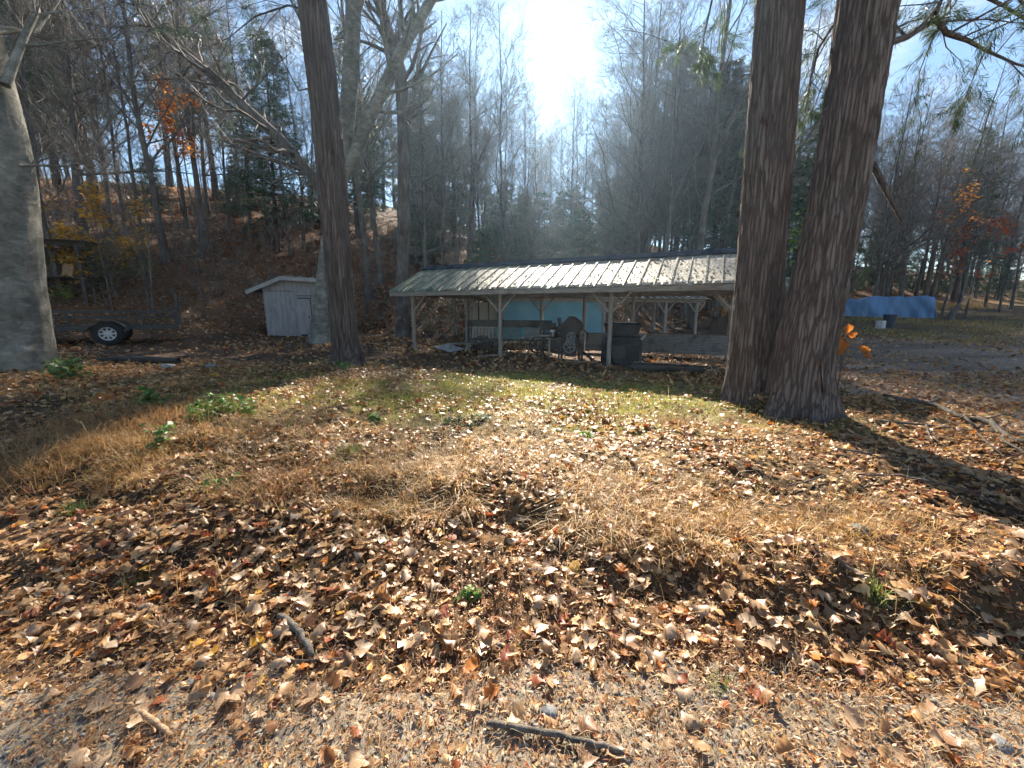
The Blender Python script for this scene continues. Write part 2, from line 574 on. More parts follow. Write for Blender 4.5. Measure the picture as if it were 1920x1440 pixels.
l.new(ml.outputs[0], ms.inputs[0]); l.new(mu.outputs[2], ms.inputs[6]); ms.inputs[7].default_value = (0.07, 0.12, 0.075, 1)
l.new(ms.outputs[2], b.inputs['Base Color'])
b.inputs['Roughness'].default_value = 0.6; b.inputs['Metallic'].default_value = 0.05
bp = n.new('ShaderNodeBump'); bp.inputs['Strength'].default_value = 0.5; bp.inputs['Distance'].default_value = 0.02
l.new(n2.outputs['Fac'], bp.inputs['Height']); l.new(bp.outputs[0], b.inputs['Normal'])
M['roof_metal'] = m


def ground_mat(name, rough=0.95, cells=14.0, amt=0.75, bumpd=0.03):
    """soil colour from the mesh, broken up by leaf-sized scraps"""
    m, n, l, b, out = mat_new(name)
    a = n.new('ShaderNodeVertexColor'); a.layer_name = 'Col'
    tc = n.new('ShaderNodeTexCoord')
    v = n.new('ShaderNodeTexVoronoi'); v.inputs['Scale'].default_value = cells
    v.inputs['Randomness'].default_value = 1.0
    nz = n.new('ShaderNodeTexNoise'); nz.inputs['Scale'].default_value = 9; nz.inputs['Detail'].default_value = 8
    l.new(tc.outputs['Object'], nz.inputs['Vector'])
    wv = n.new('ShaderNodeVectorMath'); wv.operation = 'MULTIPLY_ADD'
    wv.inputs[1].default_value = (0.12, 0.12, 0.12)
    l.new(nz.outputs['Color'], wv.inputs[0]); l.new(tc.outputs['Object'], wv.inputs[2])
    l.new(wv.outputs[0], v.inputs['Vector'])
    sx = n.new('ShaderNodeSeparateColor'); l.new(v.outputs['Color'], sx.inputs[0])
    r = ramp(n, [(0.0, (0.35, 0.30, 0.28)), (0.35, (0.75, 0.68, 0.62)), (0.7, (1.25, 1.15, 1.0)), (1.0, (2.0, 1.75, 1.45))])
    l.new(sx.outputs[0], r.inputs[0])
    mu = n.new('ShaderNodeMix'); mu.data_type = 'RGBA'; mu.blend_type = 'MULTIPLY'; mu.inputs[0].default_value = amt
    l.new(a.outputs['Color'], mu.inputs[6]); l.new(r.outputs[0], mu.inputs[7])
    r2 = ramp(n, [(0.3, (0.6, 0.6, 0.6)), (0.7, (1.3, 1.3, 1.3))])
    l.new(nz.outputs['Fac'], r2.inputs[0])
    mu2 = n.new('ShaderNodeMix'); mu2.data_type = 'RGBA'; mu2.blend_type = 'MULTIPLY'; mu2.inputs[0].default_value = 0.8
    l.new(mu.outputs[2], mu2.inputs[6]); l.new(r2.outputs[0], mu2.inputs[7])
    l.new(mu2.outputs[2], b.inputs['Base Color'])
    b.inputs['Roughness'].default_value = rough
    b.inputs['Specular IOR Level'].default_value = 0.2
    ad = n.new('ShaderNodeMath'); ad.operation = 'ADD'
    l.new(sx.outputs[1], ad.inputs[0]); l.new(nz.outputs['Fac'], ad.inputs[1])
    bp = n.new('ShaderNodeBump'); bp.inputs['Strength'].default_value = 0.9; bp.inputs['Distance'].default_value = bumpd
    l.new(ad.outputs[0], bp.inputs['Height']); l.new(bp.outputs[0], b.inputs['Normal'])
    return m


M['ground'] = ground_mat('leafy_ground')
M['drive'] = ground_mat('packed_dirt', cells=22, amt=0.35, bumpd=0.015)
M['gravel'] = ground_mat('gravel_bed', cells=55, amt=0.6, bumpd=0.012)

# ------------------------------------------------------------------ the ground
def grade(lo, a, b, hi, step, g):
    mid = list(np.arange(a, b + step * 0.5, step))
    up = [mid[-1]]; s = step
    while up[-1] < hi:
        s = min(s * g, 4.0); up.append(up[-1] + s)
    dn = [mid[0]]; s = step
    while dn[-1] > lo:
        s = min(s * g, 4.0); dn.append(dn[-1] - s)
    return np.array(dn[::-1][:-1] + mid + up[1:])


XS = grade(-150, -3.6, 4.2, 150, 0.05, 1.055)
YS = grade(-25, 0.9, 4.6, 165, 0.05, 1.045)
GX, GY = np.meshgrid(XS, YS)
GZ = H(GX, GY)
nx, ny = len(XS), len(YS)


def zone_colour(x, y):
    c = np.zeros(x.shape + (3,))
    n1 = fbm(x * 0.8, y * 0.8, 61, 4); n2 = fbm(x * 2.7, y * 2.7, 71, 3)
    c[:] = np.array((0.070, 0.043, 0.026))  # soil colour kept dark to stand in for shadow between the leaves
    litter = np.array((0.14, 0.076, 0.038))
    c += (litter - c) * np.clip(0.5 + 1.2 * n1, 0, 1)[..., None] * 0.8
    dh = y - np.interp(x, HBX, HBY)
    c += (np.array((0.17, 0.088, 0.042)) * (1 - 0.45 * sstep(40, 70, y))[..., None] - c) * (sstep(-2, 2, dh) * np.clip(0.75 + n1, 0, 1))[..., None]  # hill colour darkened with distance to dim the sunlit crest
    lawn = np.exp(-(((x - 0.6) / 4.6) ** 2 + ((y - 6.9) / 2.6) ** 2) * 1.2)
    lawn = np.clip(lawn * 1.7 * (0.75 + 1.3 * n2), 0, 1)
    c += (np.array((0.20, 0.19, 0.055)) - c) * (lawn * 0.85)[..., None]
    far = sstep(13, 17, x) * sstep(13, 16, y) * (1 - sstep(-3, 2, dh))
    far = far * np.clip(0.3 + 2.4 * n1, 0, 1)
    c += (np.array((0.13, 0.12, 0.045)) - c) * far[..., None] * 0.6
    strip = sstep(14, 18, x) * np.exp(-((dh + 0.5) / 2.2) ** 2)
    c += (np.array((0.36, 0.22, 0.09)) - c) * strip[..., None] * 0.8
    c += (np.array((0.36, 0.26, 0.14)) - c) * (np.exp(-(((x - 0.2) / 1.2) ** 2 + ((y - 3.6) / 0.6) ** 2)) * np.clip(0.7 + n2 * 2, 0, 1))[..., None] * 0.7
    return c


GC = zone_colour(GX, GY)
gi = np.arange(nx * ny).reshape(ny, nx)
quads = np.stack([gi[:-1, :-1], gi[:-1, 1:], gi[1:, 1:], gi[1:, :-1]], -1)
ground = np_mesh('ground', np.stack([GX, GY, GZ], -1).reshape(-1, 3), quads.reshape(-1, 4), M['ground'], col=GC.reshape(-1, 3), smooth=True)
tag(ground, kind='structure')


def sheet(name, mask, dz, colour, mat):
    """a thin bed laid on the ground where mask(x, y) holds"""
    qx = (GX[:-1, :-1] + GX[1:, 1:]) / 2; qy = (GY[:-1, :-1] + GY[1:, 1:]) / 2
    q = quads[mask(qx, qy)]
    used, inv = np.unique(q.ravel(), return_inverse=True)
    V = np.stack([GX.ravel()[used], GY.ravel()[used], GZ.ravel()[used] + dz], -1)
    ob = np_mesh(name, V, inv.reshape(-1, 4), mat, col=colour(V[:, 0], V[:, 1]), smooth=True)
    return tag(ob, kind='structure')


def gravel_line(x):
    return np.minimum(1.44, np.interp(x, LIPX, LIPY) - 0.30) + 0.12 * np.sin(x * 2.1) * 0.6


def c_gravel(x, y):
    n1 = fbm(x * 3, y * 3, 81, 3)[:, None]
    return np.array((0.215, 0.19, 0.155))[None] * (1 + 0.5 * n1)


def c_drive(x, y):
    n1 = fbm(x * 0.5, y * 1.6, 91, 4)[:, None]
    base = np.array((0.26, 0.185, 0.13))[None] * (1 + 0.7 * n1)
    sand = (np.exp(-((x - 7.6) / 1.3) ** 2) * np.exp(-((y - 4.9) / 1.5) ** 2))[:, None]
    return base + (np.array((0.26, 0.21, 0.165)) - base) * np.clip(sand * (0.9 + n1), 0, 1)


sheet('gravel_track', lambda x, y: y < gravel_line(x) + 0.25 * fbm(x * 2, y * 2, 83, 3), 0.004, c_gravel, M['gravel'])
sheet('dirt_drive', lambda x, y: (x > 6.6 + 0.9 * fbm(x * 0.8, y * 0.8, 93, 3)) & (y < 13.5 + 0.30 * (x - 7) + 1.5 * fbm(x * .5, y * .5, 95, 2)) & (x < 60) & (y > -6),
      0.006, c_drive, M['drive'])

# ------------------------------------------------------------------ trunks and trees
def trunk_mesh(name, pts, radii, sides, rings, mat, parent, bark_amp=0.012, lobes=0.0, flare=0.5, flare_h=0.5, seed=0, freq=9.0, knots=(), origin=(0, 0, 0), hfreq=0.9):
    """a bark-covered stem along a bent axis, root flare at the foot, furrows as real relief"""
    pts = np.array(pts, float) - np.array(origin, float); radii = np.array(radii, float)
    L = np.concatenate([[0], np.cumsum(np.linalg.norm(np.diff(pts, axis=0), axis=1))])
    # finer rings near the foot
    s = np.linspace(0, 1, rings) ** 1.35 * L[-1]

    def smooth_interp(col):
        v = np.interp(s, L, col)
        k = max(1, rings // 24)
        vp = np.concatenate([np.full(k, v[0]) - (v[1] - v[0]) * np.arange(k, 0, -1), v, np.full(k, v[-1]) + (v[-1] - v[-2]) * np.arange(1, k + 1)])
        return np.convolve(vp, np.ones(2 * k + 1) / (2 * k + 1), 'valid')
    P = np.stack([smooth_interp(pts[:, i]) for i in range(3)], -1)
    R = np.interp(s, L, radii)
    th = np.arange(sides) / sides * 2 * math.pi + math.pi / 2          # seam faces away
    TH, S = np.meshgrid(th, s)
    fl = flare * np.exp(-S / flare_h)
    lob = 1 + fl * (1 + 0.75 * np.cos(TH * 5 + seed) * 0.8 + 0.5 * np.sin(TH * 3 + seed * 2)) + lobes * np.sin(TH * 3 + S * 0.4 + seed)
    big = 1 + 0.06 * fbm(TH * 1.2 + seed, S * 0.7, seed + 2, 3)
    wob = 0.35 * fbm(TH * 2, S * 1.2, seed + 5, 3)
    rid = np.abs(vnoise(TH * freq + wob * 3, S * hfreq, seed + 9)) * 2
    rid2 = np.abs(vnoise(TH * freq * 2.3 + wob * 4, S * hfreq * 2.6, seed + 12)) * 2
    dr = bark_amp * (1.4 * (0.5 - rid) + 0.7 * (0.5 - rid2)) * 1.6 + bark_amp * 0.8 * vnoise(TH * 30, S * 14, seed + 15)
    for (kt, ks, ka, kr) in knots:
        dr = dr + ka * np.exp(-(((TH - kt + math.pi) % (2 * math.pi) - math.pi) / kr) ** 2 - ((S - ks) / (kr * 0.45)) ** 2)
    rr = R[:, None] * lob * big + dr
    V = P[:, None, :] + np.stack([np.cos(TH) * rr, np.sin(TH) * rr, np.zeros_like(rr)], -1)
    i = np.arange(sides); j = (i + 1) % sides
    base = (np.arange(rings - 1) * sides)[:, None]
    q = np.stack([base + i, base + j, base + sides + j, base + sides + i], -1).reshape(-1, 4)
    return np_mesh(name, V.reshape(-1, 3), q, mat, parent, smooth=True)


def unit(v):
    return v / (np.linalg.norm(v) + 1e-9)


def curve_branch(p, d, L, r, n, wander, lift, rg):
    """a bent branch from p towards d"""
    pts = [p.copy()]; d = d.copy()
    for k in range(n):
        d = unit(d + rg.normal(0, wander, 3) + np.array((0, 0, lift)))
        pts.append(pts[-1] + d * L / n)
    t = np.linspace(0, 1, n + 1)
    return np.array(pts), r * (1 - 0.82 * t)


def side_dir(d, ang, rg):
    """a direction turned from d by ang in a random plane"""
    a = rg.normal(0, 1, 3)
    a = unit(a - d * np.dot(a, d))
    return unit(d * math.cos(ang) + a * math.sin(ang))


def branch_out(path, rad, count, lo, hi, ang, lenf, radf, n, wander, lift, rg):
    """branches leaving a given branch"""
    out = []
    L = np.linalg.norm(path[-1] - path[0])
    m = len(path) - 1
    for k in range(count):
        t = lo + (hi - lo) * (k + rg.random()) / count
        f = t * m; i = min(int(f), m - 1); u = f - i
        p = path[i] * (1 - u) + path[i + 1] * u
        r = rad[i] * (1 - u) + rad[i + 1] * u
        d = unit(path[i + 1] - path[i])
        dd = side_dir(d, ang * (0.75 + 0.5 * rg.random()), rg)
        l = L * lenf * (1 - 0.55 * t) * (0.7 + 0.6 * rg.random())
        out.append(curve_branch(p, dd, l, r * radf, n, wander, lift, rg))
    return out


def bare_crown(stems, rg, limbs=26, lo=0.35, hi=0.97, limb_len=None, ang=0.85, second=6, third=5, fourth=2, lift=0.10, twig_r=0.006):
    """limbs and twigs of a leafless tree -> (thick limb paths, fine twig paths)"""
    thick, mid, fine = [], [], []
    for path, rad in stems:
        Ls = np.linalg.norm(path[-1] - path[0])
        for k in range(limbs):
            t = lo + (hi - lo) * (k + rg.random()) / limbs
            m = len(path) - 1
            f = t * m; i = min(int(f), m - 1); u = f - i
            p = path[i] * (1 - u) + path[i + 1] * u
            r = rad[i] * (1 - u) + rad[i + 1] * u
            d = unit(path[i + 1] - path[i])
            dd = side_dir(d, ang * (0.7 + 0.6 * rg.random()), rg)
            if dd[2] < -0.15:
                dd[2] *= -0.5; dd = unit(dd)
            l = (limb_len or Ls * 0.30) * (1.15 - 0.75 * t) * (0.6 + 0.8 * rg.random())
            b1 = curve_branch(p, dd, l, max(r * (0.30 + 0.2 * rg.random()), twig_r * 1.6), 5, 0.16, lift, rg)
            thick.append(b1)
            b2s = branch_out(b1[0], b1[1], second, 0.2, 0.98, 0.75, 0.5, 0.6, 3, 0.16, lift * 0.6, rg)
            for b2 in b2s:
                b2[1][:] = np.maximum(b2[1], twig_r)
                mid.append(b2)
                b3s = branch_out(b2[0], b2[1], third, 0.15, 1.0, 0.7, 0.55, 0.6, 2, 0.15, lift * 0.4, rg)
                for b3 in b3s:
                    b3[1][:] = np.maximum(b3[1], twig_r * 0.7)
                    fine.append(b3)
                    for _ in range(fourth):
                        t4 = rg.random() * 0.8 + 0.2
                        p4 = b3[0][0] * (1 - t4) + b3[0][-1] * t4
                        d4 = side_dir(unit(b3[0][-1] - b3[0][0]), 0.6, rg)
                        l4 = 0.28 * (0.6 + 0.9 * rg.random())
                        fine.append((np.array([p4, p4 + d4 * l4]), np.array([twig_r * 0.6, twig_r * 0.35])))
    return thick, mid, fine


def wander_stem(Ht, r0, rg, n=10, lean=(0, 0), wob=0.02):
    t = np.linspace(0, 1, n + 1)
    off = np.cumsum(rg.normal(0, wob * Ht / n * 2, (n + 1, 2)), axis=0)
    off -= off[0]
    pts = np.stack([off[:, 0] + lean[0] * t * Ht, off[:, 1] + lean[1] * t * Ht, t * Ht], -1)
    return pts, r0 * (1 - 0.88 * t) * (1 + 0.35 * np.exp(-t * 18))


def proto_bare(seed, Ht, r0, limbs, lo, second, third, fourth, ang=0.8, fork=False, bark_m=None, name='bare_tree', twig_r=0.007):
    rg = np.random.default_rng(seed)
    root = empty(name, (0, 0, 0))
    pts, rad = wander_stem(Ht, r0, rg, wob=0.018)
    pts[0, 2] = -0.4
    stems = [(pts, rad)]
    if fork:
        k = 4
        d = unit(np.array((rg.normal(0, .35), rg.normal(0, .35), 1.0)))
        fp, fr = curve_branch(pts[k], d, Ht * 0.5, rad[k] * 0.7, 6, 0.06, 0.05, rg)
        stems.append((fp, fr))
    th, mi, fi = bare_crown(stems, rg, limbs=limbs, lo=lo, second=second, third=third, fourth=fourth, ang=ang, twig_r=twig_r)
    V1, F1 = tubes(stems, 9)
    V2, F2 = tubes(th, 5)
    np_mesh('trunk', np.concatenate([V1, V2]), np.concatenate([F1, F2 + len(V1)]), bark_m or M['bark_forest'], root, smooth=True)
    V, F = tubes(mi + fi, 3)
    np_mesh('crown', V, F, M['twig'], root)
    return root


def needle_sprays(P, D, size, rg, per=7, width=0.05, col=(0.035, 0.075, 0.035), spread=0.75, droop=0.15):
    """fans of needles at points P along directions D -> vertices, triangles, colours"""
    N = len(P)
    if N == 0:
        return np.zeros((0, 3)), np.zeros((0, 3), int), np.zeros((0, 3))
    P = np.repeat(P, per, 0); D = np.repeat(D, per, 0)
    K = len(P)
    a = rg.normal(0, 1, (K, 3))
    d = D + a * spread * 0.62
    d[:, 2] -= droop
    d /= np.linalg.norm(d, axis=1, keepdims=True) + 1e-9
    L = size * (0.6 + 0.8 * rg.random(K))[:, None]
    w = np.cross(d, rg.normal(0, 1, (K, 3)))
    w /= np.linalg.norm(w, axis=1, keepdims=True) + 1e-9
    w *= width * (0.6 + 0.8 * rg.random(K))[:, None] * 0.5
    o = P + rg.normal(0, size * 0.18, (K, 3))
    V = np.stack([o, o + d * L * 0.55 + w, o + d * L, o + d * L * 0.55 - w], 1)
    F = np.arange(K * 4).reshape(K, 4)
    base = np.array(col)[None] * (0.55 + 0.95 * np.repeat(rg.random((N, 1)), per, 0)) * (0.8 + 0.4 * rg.random((K, 1)))
    base[:, 0] *= (0.8 + 0.7 * rg.random(K))
    C = np.repeat(base, 4, 0)
    return V.reshape(-1, 3), F, C


def proto_conifer(seed, Ht, r0, whorls, lo, blen, droop, spray, per, subs, col, name='hemlock_tree', size=0.30, width=0.045):
    rg = np.random.default_rng(seed)
    root = empty(name, (0, 0, 0))
    pts, rad = wander_stem(Ht, r0, rg, wob=0.008)
    pts[0, 2] = -0.4
    br, sb, SP, SD = [], [], [], []
    for k in range(whorls):
        t = lo + (0.985 - lo) * (k + 0.5 * rg.random()) / whorls
        nb = 3 + int(rg.random() * 3)
        a0 = rg.random() * 6.28
        for q in range(nb):
            if rg.random() < 0.12:
                continue
            a = a0 + q * 6.28 / nb + rg.normal(0, 0.25)
            z = t * Ht + rg.normal(0, 0.12)
            p = np.array((np.interp(z, pts[:, 2], pts[:, 0]), np.interp(z, pts[:, 2], pts[:, 1]), z))
            prof = (1 - t) ** 0.7 * (0.35 + 0.65 * min(1, (t - lo) * 5 + 0.4))
            l = blen * prof * (0.6 + 0.7 * rg.random()) + 0.25
            d = np.array((math.cos(a), math.sin(a), 0.25 - 0.1 * rg.random()))
            bp, brd = curve_branch(p, unit(d), l, 0.012 + 0.012 * l, 5, 0.07, -droop, rg)
            br.append((bp, brd))
            ns = max(3, int(subs * (0.4 + 0.6 * l / blen)))
            for b2 in branch_out(bp, brd, ns, 0.12, 1.0, 0.95, 0.42, 0.5, 2, 0.12, -droop * 0.5, rg):
                b2[0][:, 2] = b2[0][0, 2] + (b2[0][:, 2] - b2[0][0, 2]) * 0.45
                sb.append(b2)
                for f in np.linspace(0.15, 1.0, spray):
                    x = f * 2; i = min(int(x), 1); u = x - i
                    SP.append(b2[0][i] * (1 - u) + b2[0][i + 1] * u)
                    SD.append(unit(b2[0][i + 1] - b2[0][i]))
    V1, F1 = tubes([(pts, rad)], 9)
    V2, F2 = tubes(br, 4)
    np_mesh('trunk', np.concatenate([V1, V2]), np.concatenate([F1, F2 + len(V1)]), M['bark_conifer'], root, smooth=True)
    V, F, C = needle_sprays(np.array(SP), np.array(SD), size, rg, per, width, col)
    np_mesh('crown', V, F, M['needle'], root, col=C)
    return root


def leaf_cards(P, size, rg, cols, flat=0.5):
    """one bent four-cornered leaf at every point"""
    N = len(P)
    a = rg.random(N) * 6.283
    d = np.stack([np.cos(a), np.sin(a), rg.normal(-0.25, 0.45, N)], -1)
    d /= np.linalg.norm(d, axis=1, keepdims=True)
    up = np.stack([rg.normal(0, flat, N), rg.normal(0, flat, N), np.ones(N)], -1)
    w = np.cross(d, up); w /= np.linalg.norm(w, axis=1, keepdims=True)
    L = size * (0.6 + 0.8 * rg.random(N))[:, None]
    nrm = np.cross(w, d)
    V = np.stack([P, P + d * L * 0.5 + w * L * 0.36 + nrm * L * 0.08, P + d * L - nrm * L * 0.05, P + d * L * 0.5 - w * L * 0.36 + nrm * L * 0.08], 1)
    cols = np.array(cols)
    c = cols[rg.integers(0, len(cols), N)] * (0.7 + 0.6 * rg.random((N, 1)))
    return V.reshape(-1, 3), np.arange(N * 4).reshape(N, 4), np.repeat(c, 4, 0)


def leafy_sapling(name, loc, Ht, r0, seed, cols, nleaf, size, label, cat='tree', lo=0.3, limbs=10, limb_len=None, group=None, mat='bright_leaf', lean=(0, 0), clumps=1.0, fine_keep=1.0):
    rg = np.random.default_rng(seed)
    root = empty(name, loc, 0, label, cat, group)
    pts, rad = wander_stem(Ht, r0, rg, lean=lean, wob=0.03)
    pts[0, 2] = -0.2
    th, mi, fi = bare_crown([(pts, rad)], rg, limbs=limbs, lo=lo, hi=0.98, second=4, third=3, fourth=1, ang=1.15, lift=0.03, limb_len=limb_len, twig_r=0.004)
    V1, F1 = tubes([(pts, rad)], 7)
    V2, F2 = tubes(th, 4)
    np_mesh('trunk', np.concatenate([V1, V2]), np.concatenate([F1, F2 + len(V1)]), M['bark_forest'], root, smooth=True)
    ends = np.array([p[0][-1] for p in fi + mi])
    keep = fbm(ends[:, 0] * 1.3 + seed, ends[:, 1] * 1.3 + ends[:, 2] * 1.5, seed, 2) > -0.25 * clumps
    ends = ends[keep] if keep.sum() > 10 else ends
    Pt = ends[rg.integers(0, len(ends), nleaf)] + rg.normal(0, size * 0.7, (nleaf, 3))
    V, F = tubes(mi + fi, 3)
    tag(np_mesh('twigs', V, F, M['twig'], root), kind='stuff')
    V, F, C = leaf_cards(Pt, size, rg, cols)
    np_mesh('crown', V, F, M[mat], root, col=C)
    return root


PROTO = {}
PROTO['b0'] = proto_bare(101, 19, 0.17, 32, 0.25, 8, 6, 2, twig_r=0.009)
PROTO['b1'] = proto_bare(102, 22, 0.21, 22, 0.28, 8, 5, 2, fork=True, twig_r=0.009)
PROTO['b2'] = proto_bare(103, 16, 0.12, 30, 0.18, 7, 6, 2, ang=0.65, twig_r=0.008)
PROTO['b3'] = proto_bare(104, 20, 0.18, 34, 0.15, 8, 6, 2, ang=1.0, twig_r=0.009)
PROTO['b4'] = proto_bare(105, 13, 0.08, 28, 0.15, 6, 5, 2, ang=0.7, name='slender_tree', twig_r=0.007)
PROTO['s0'] = proto_bare(106, 5.5, 0.035, 14, 0.12, 5, 4, 1, ang=0.75, name='bare_sapling', twig_r=0.004)
PROTO['s1'] = proto_bare(107, 3.6, 0.025, 14, 0.10, 5, 4, 1, ang=0.9, name='bare_sapling', twig_r=0.004)
PROTO['c0'] = proto_conifer(201, 17, 0.20, 50, 0.14, 3.6, 0.06, 4, 6, 10, (0.050, 0.095, 0.042))
PROTO['c1'] = proto_conifer(202, 21, 0.26, 48, 0.26, 4.2, 0.05, 4, 6, 9, (0.055, 0.105, 0.048), name='pine_tree', size=0.36, width=0.04)
PROTO['c2'] = proto_conifer(203, 7, 0.085, 32, 0.04, 2.2, 0.07, 4, 5, 8, (0.050, 0.100, 0.045), size=0.24)
USED = set()


def plant(key, x, y, s=1.0, rz=None, label=None, cat='tree', group=None, zs=None, tilt=(0, 0)):
    o = PROTO[key]
    if key in USED:
        o = copy_tree(o)
    USED.add(key)
    o.location = (x, y, Hs(x, y) - 0.02)
    o.rotation_euler = (tilt[0], tilt[1], random.uniform(0, 6.28) if rz is None else rz)
    o.scale = (s, s, s * (zs or 1.0))
    return tag(o, label, cat, group)

# ------------------------------------------------------------------ the large trees in front
# twin-stemmed tree on the right
tw = empty('twin_trunk_tree', (4.15, 6.2, Hs(4.15, 6.2)), 0, 'huge tree with two thick furrowed brown trunks joined at the base', 'tree')
org = np.array(tw.location)


def pix_path(lst, Y):
    out = []
    for k, (px, py) in enumerate(lst):
        out.append(at(px, py, Y[k] if isinstance(Y, (list, tuple)) else Y))
    return np.array(out)


pa = pix_path([(1404, 765), (1410, 700), (1420, 600), (1433, 400), (1448, 200), (1462, 0), (1474, -160)], 6.6)
pa = np.vstack([pa, pa[-1] + (pa[-1] - pa[-2]) * 3.2])
trunk_mesh('trunk', pa, [0.375, 0.36, 0.345, 0.32, 0.305, 0.30, 0.28, 0.18], 150, 230, M['bark_pine'], tw, 0.013, 0.0, 0.26, 0.35, 3, 11, origin=org)
pb = pix_path([(1493, 795), (1500, 700), (1518, 600), (1565, 400), (1598, 200), (1628, 0), (1650, -160)], 5.75)
pb = np.vstack([pb, pb[-1] + (pb[-1] - pb[-2]) * 3.2])
trunk_mesh('trunk', pb, [0.39, 0.36, 0.34, 0.315, 0.30, 0.295, 0.28, 0.18], 160, 240, M['bark_pine'], tw, 0.014, 0.0, 0.42, 0.38, 8, 11, origin=org,
           knots=((4.55, 1.05, 0.035, 0.16), (4.2, 2.9, 0.03, 0.14)))
# bare wood where the bark has split away
sc = []
for k, t in enumerate(np.linspace(0, 1, 9)):
    c = at(1536 + 8 * t, 735 - 105 * t, 5.40 + 0.05 * t) - org
    w = 0.05 * math.sin(math.pi * (0.08 + 0.9 * t)) + 0.008
    for q, a in enumerate((-1, -0.4, 0.3, 1)):
        dd = np.array((a * w, 0.05 * a - 0.05 * (1 - t) ** 2, 0))
        sc.append(c + dd + np.array((0.0, -0.02, 0)))
F = np.array([[k * 4 + q, k * 4 + q + 1, k * 4 + 5 + q, k * 4 + 4 + q] for k in range(8) for q in range(3)])
np_mesh('bark_scar', np.array(sc), F, M['bare_wood'], tw, smooth=True)
# its limbs, high above and on the right
rg = np.random.default_rng(31)
limbs, SP, SD, twg = [], [], [], []


def needle_bough(path, r0, n2, l2, rg, tuft=5, dens=1.0):
    rad = r0 * (1 - 0.8 * np.linspace(0, 1, len(path)))
    limbs.append((path, rad))
    for b2 in branch_out(path, rad, n2, 0.1, 1.0, 0.8, l2, 0.45, 4, 0.16, -0.03, rg):
        limbs.append((b2[0], np.maximum(b2[1], 0.006)))
        for b3 in branch_out(b2[0], b2[1], tuft, 0.25, 1.0, 0.7, 0.5, 0.5, 3, 0.2, -0.06, rg):
            twg.append((b3[0], np.maximum(b3[1], 0.003)))
            for f in (1, 2, 3):
                for u in (0.35, 1.0):
                    if rg.random() < dens:
                        SP.append(b3[0][f - 1] * (1 - u) + b3[0][f] * u); SD.append(unit(b3[0][f] - b3[0][f - 1]))


needle_bough(pix_path([(1655, 85), (1700, 70), (1750, 38), (1765, 0), (1800, -60), (1850, -110)], [5.9, 6.2, 6.5, 6.8, 7.1, 7.4]) - org, 0.05, 9, 0.45, rg)
needle_bough(pix_path([(1750, 28), (1775, 62), (1815, 76), (1850, 95), (1905, 120), (1980, 140)], [6.5, 6.7, 6.9, 7.1, 7.3, 7.6]) - org, 0.045, 10, 0.6, rg)
needle_bough(pix_path([(1640, -60), (1720, -70), (1800, -30), (1880, 10), (1960, 60), (2050, 110)], [5.9, 6.6, 7.4, 8.0, 8.6, 9.0]) - org, 0.05, 12, 0.5, rg)
needle_bough(pix_path([(1640, -120), (1760, -120), (1860, -60), (1930, 20), (2000, 110), (2060, 200)], [6.2, 7.2, 8.2, 9.0, 9.6, 10.2]) - org, 0.05, 12, 0.5, rg)
needle_bough(pix_path([(1470, -150), (1420, -130), (1370, -70), (1335, 0), (1320, 70), (1315, 120)], [6.8, 7.6, 8.4, 9.0, 9.4, 9.7]) - org, 0.04, 10, 0.45, rg, dens=0.8)
needle_bough(pix_path([(1600, 30), (1560, 50), (1535, 90), (1520, 150), (1512, 200), (1508, 240)], [6.0, 7.0, 8.0, 8.6, 9.0, 9.2]) - org, 0.03, 8, 0.4, rg, dens=0.7)
needle_bough(np.array([pa[-2] - org, pa[-2] - org + (-0.8, 0.6, 1.2), pa[-2] - org + (-1.8, 1.6, 2.0), pa[-2] - org + (-2.6, 2.8, 2.4)]), 0.06, 6, 0.5, rg)
# broken dead stub on the right stem
limbs.append((pix_path([(1635, 305), (1652, 340), (1675, 385), (1690, 412)], [5.75, 5.7, 5.65, 5.6]) - org, np.array([0.045, 0.035, 0.028, 0.02])))
limbs.append((pix_path([(1548, 205), (1530, 235), (1512, 262)], [5.75, 5.6, 5.5]) - org, np.array([0.02, 0.014, 0.008])))
V1, F1 = tubes(limbs, 6)
np_mesh('limbs', V1, F1, M['bark_pine'], tw, smooth=True)
V1, F1 = tubes(twg, 3)
tag(np_mesh('twigs', V1, F1, M['twig'], tw), kind='stuff')
V, F, C = needle_sprays(np.array(SP), np.array(SD), 0.15, rg, 20, 0.008, (0.085, 0.14, 0.045), 0.8, 0.25)
np_mesh('crown', V, F, M['needle'], tw, col=C)

# straight red-brown tree left of the pavilion
b0 = hit(653, 681)
rt = empty('red_brown_tree', b0, 0, 'straight red-brown tree with ridged bark beside the white shed', 'tree')
org = b0
p_ = pix_path([(655, 688), (648, 640), (640, 560), (633, 470), (628, 400), (615, 250), (601, 120), (586, 0), (565, -190)], b0[1])
p_ = np.vstack([p_, p_[-1] + (p_[-1] - p_[-2]) * 2.0])
trunk_mesh('trunk', p_, [0.32, 0.31, 0.30, 0.30, 0.30, 0.305, 0.30, 0.285, 0.25, 0.16], 110, 200, M['bark_red'], rt, 0.014, 0, 0.42, 0.35, 5, 9, origin=org, hfreq=0.45)
limbs, SP, SD, twg = [], [], [], []
rg = np.random.default_rng(35)
for k in range(5):
    a = rg.random() * 6.28
    q = p_[-2] + (p_[-1] - p_[-2]) * k / 5 - org
    needle_bough(np.array([q, q + (math.cos(a) * .9, math.sin(a) * .9, .3), q + (math.cos(a) * 1.9, math.sin(a) * 1.9, .5), q + (math.cos(a) * 2.8, math.sin(a) * 2.8, .4)]), 0.05, 7, 0.5, rg)
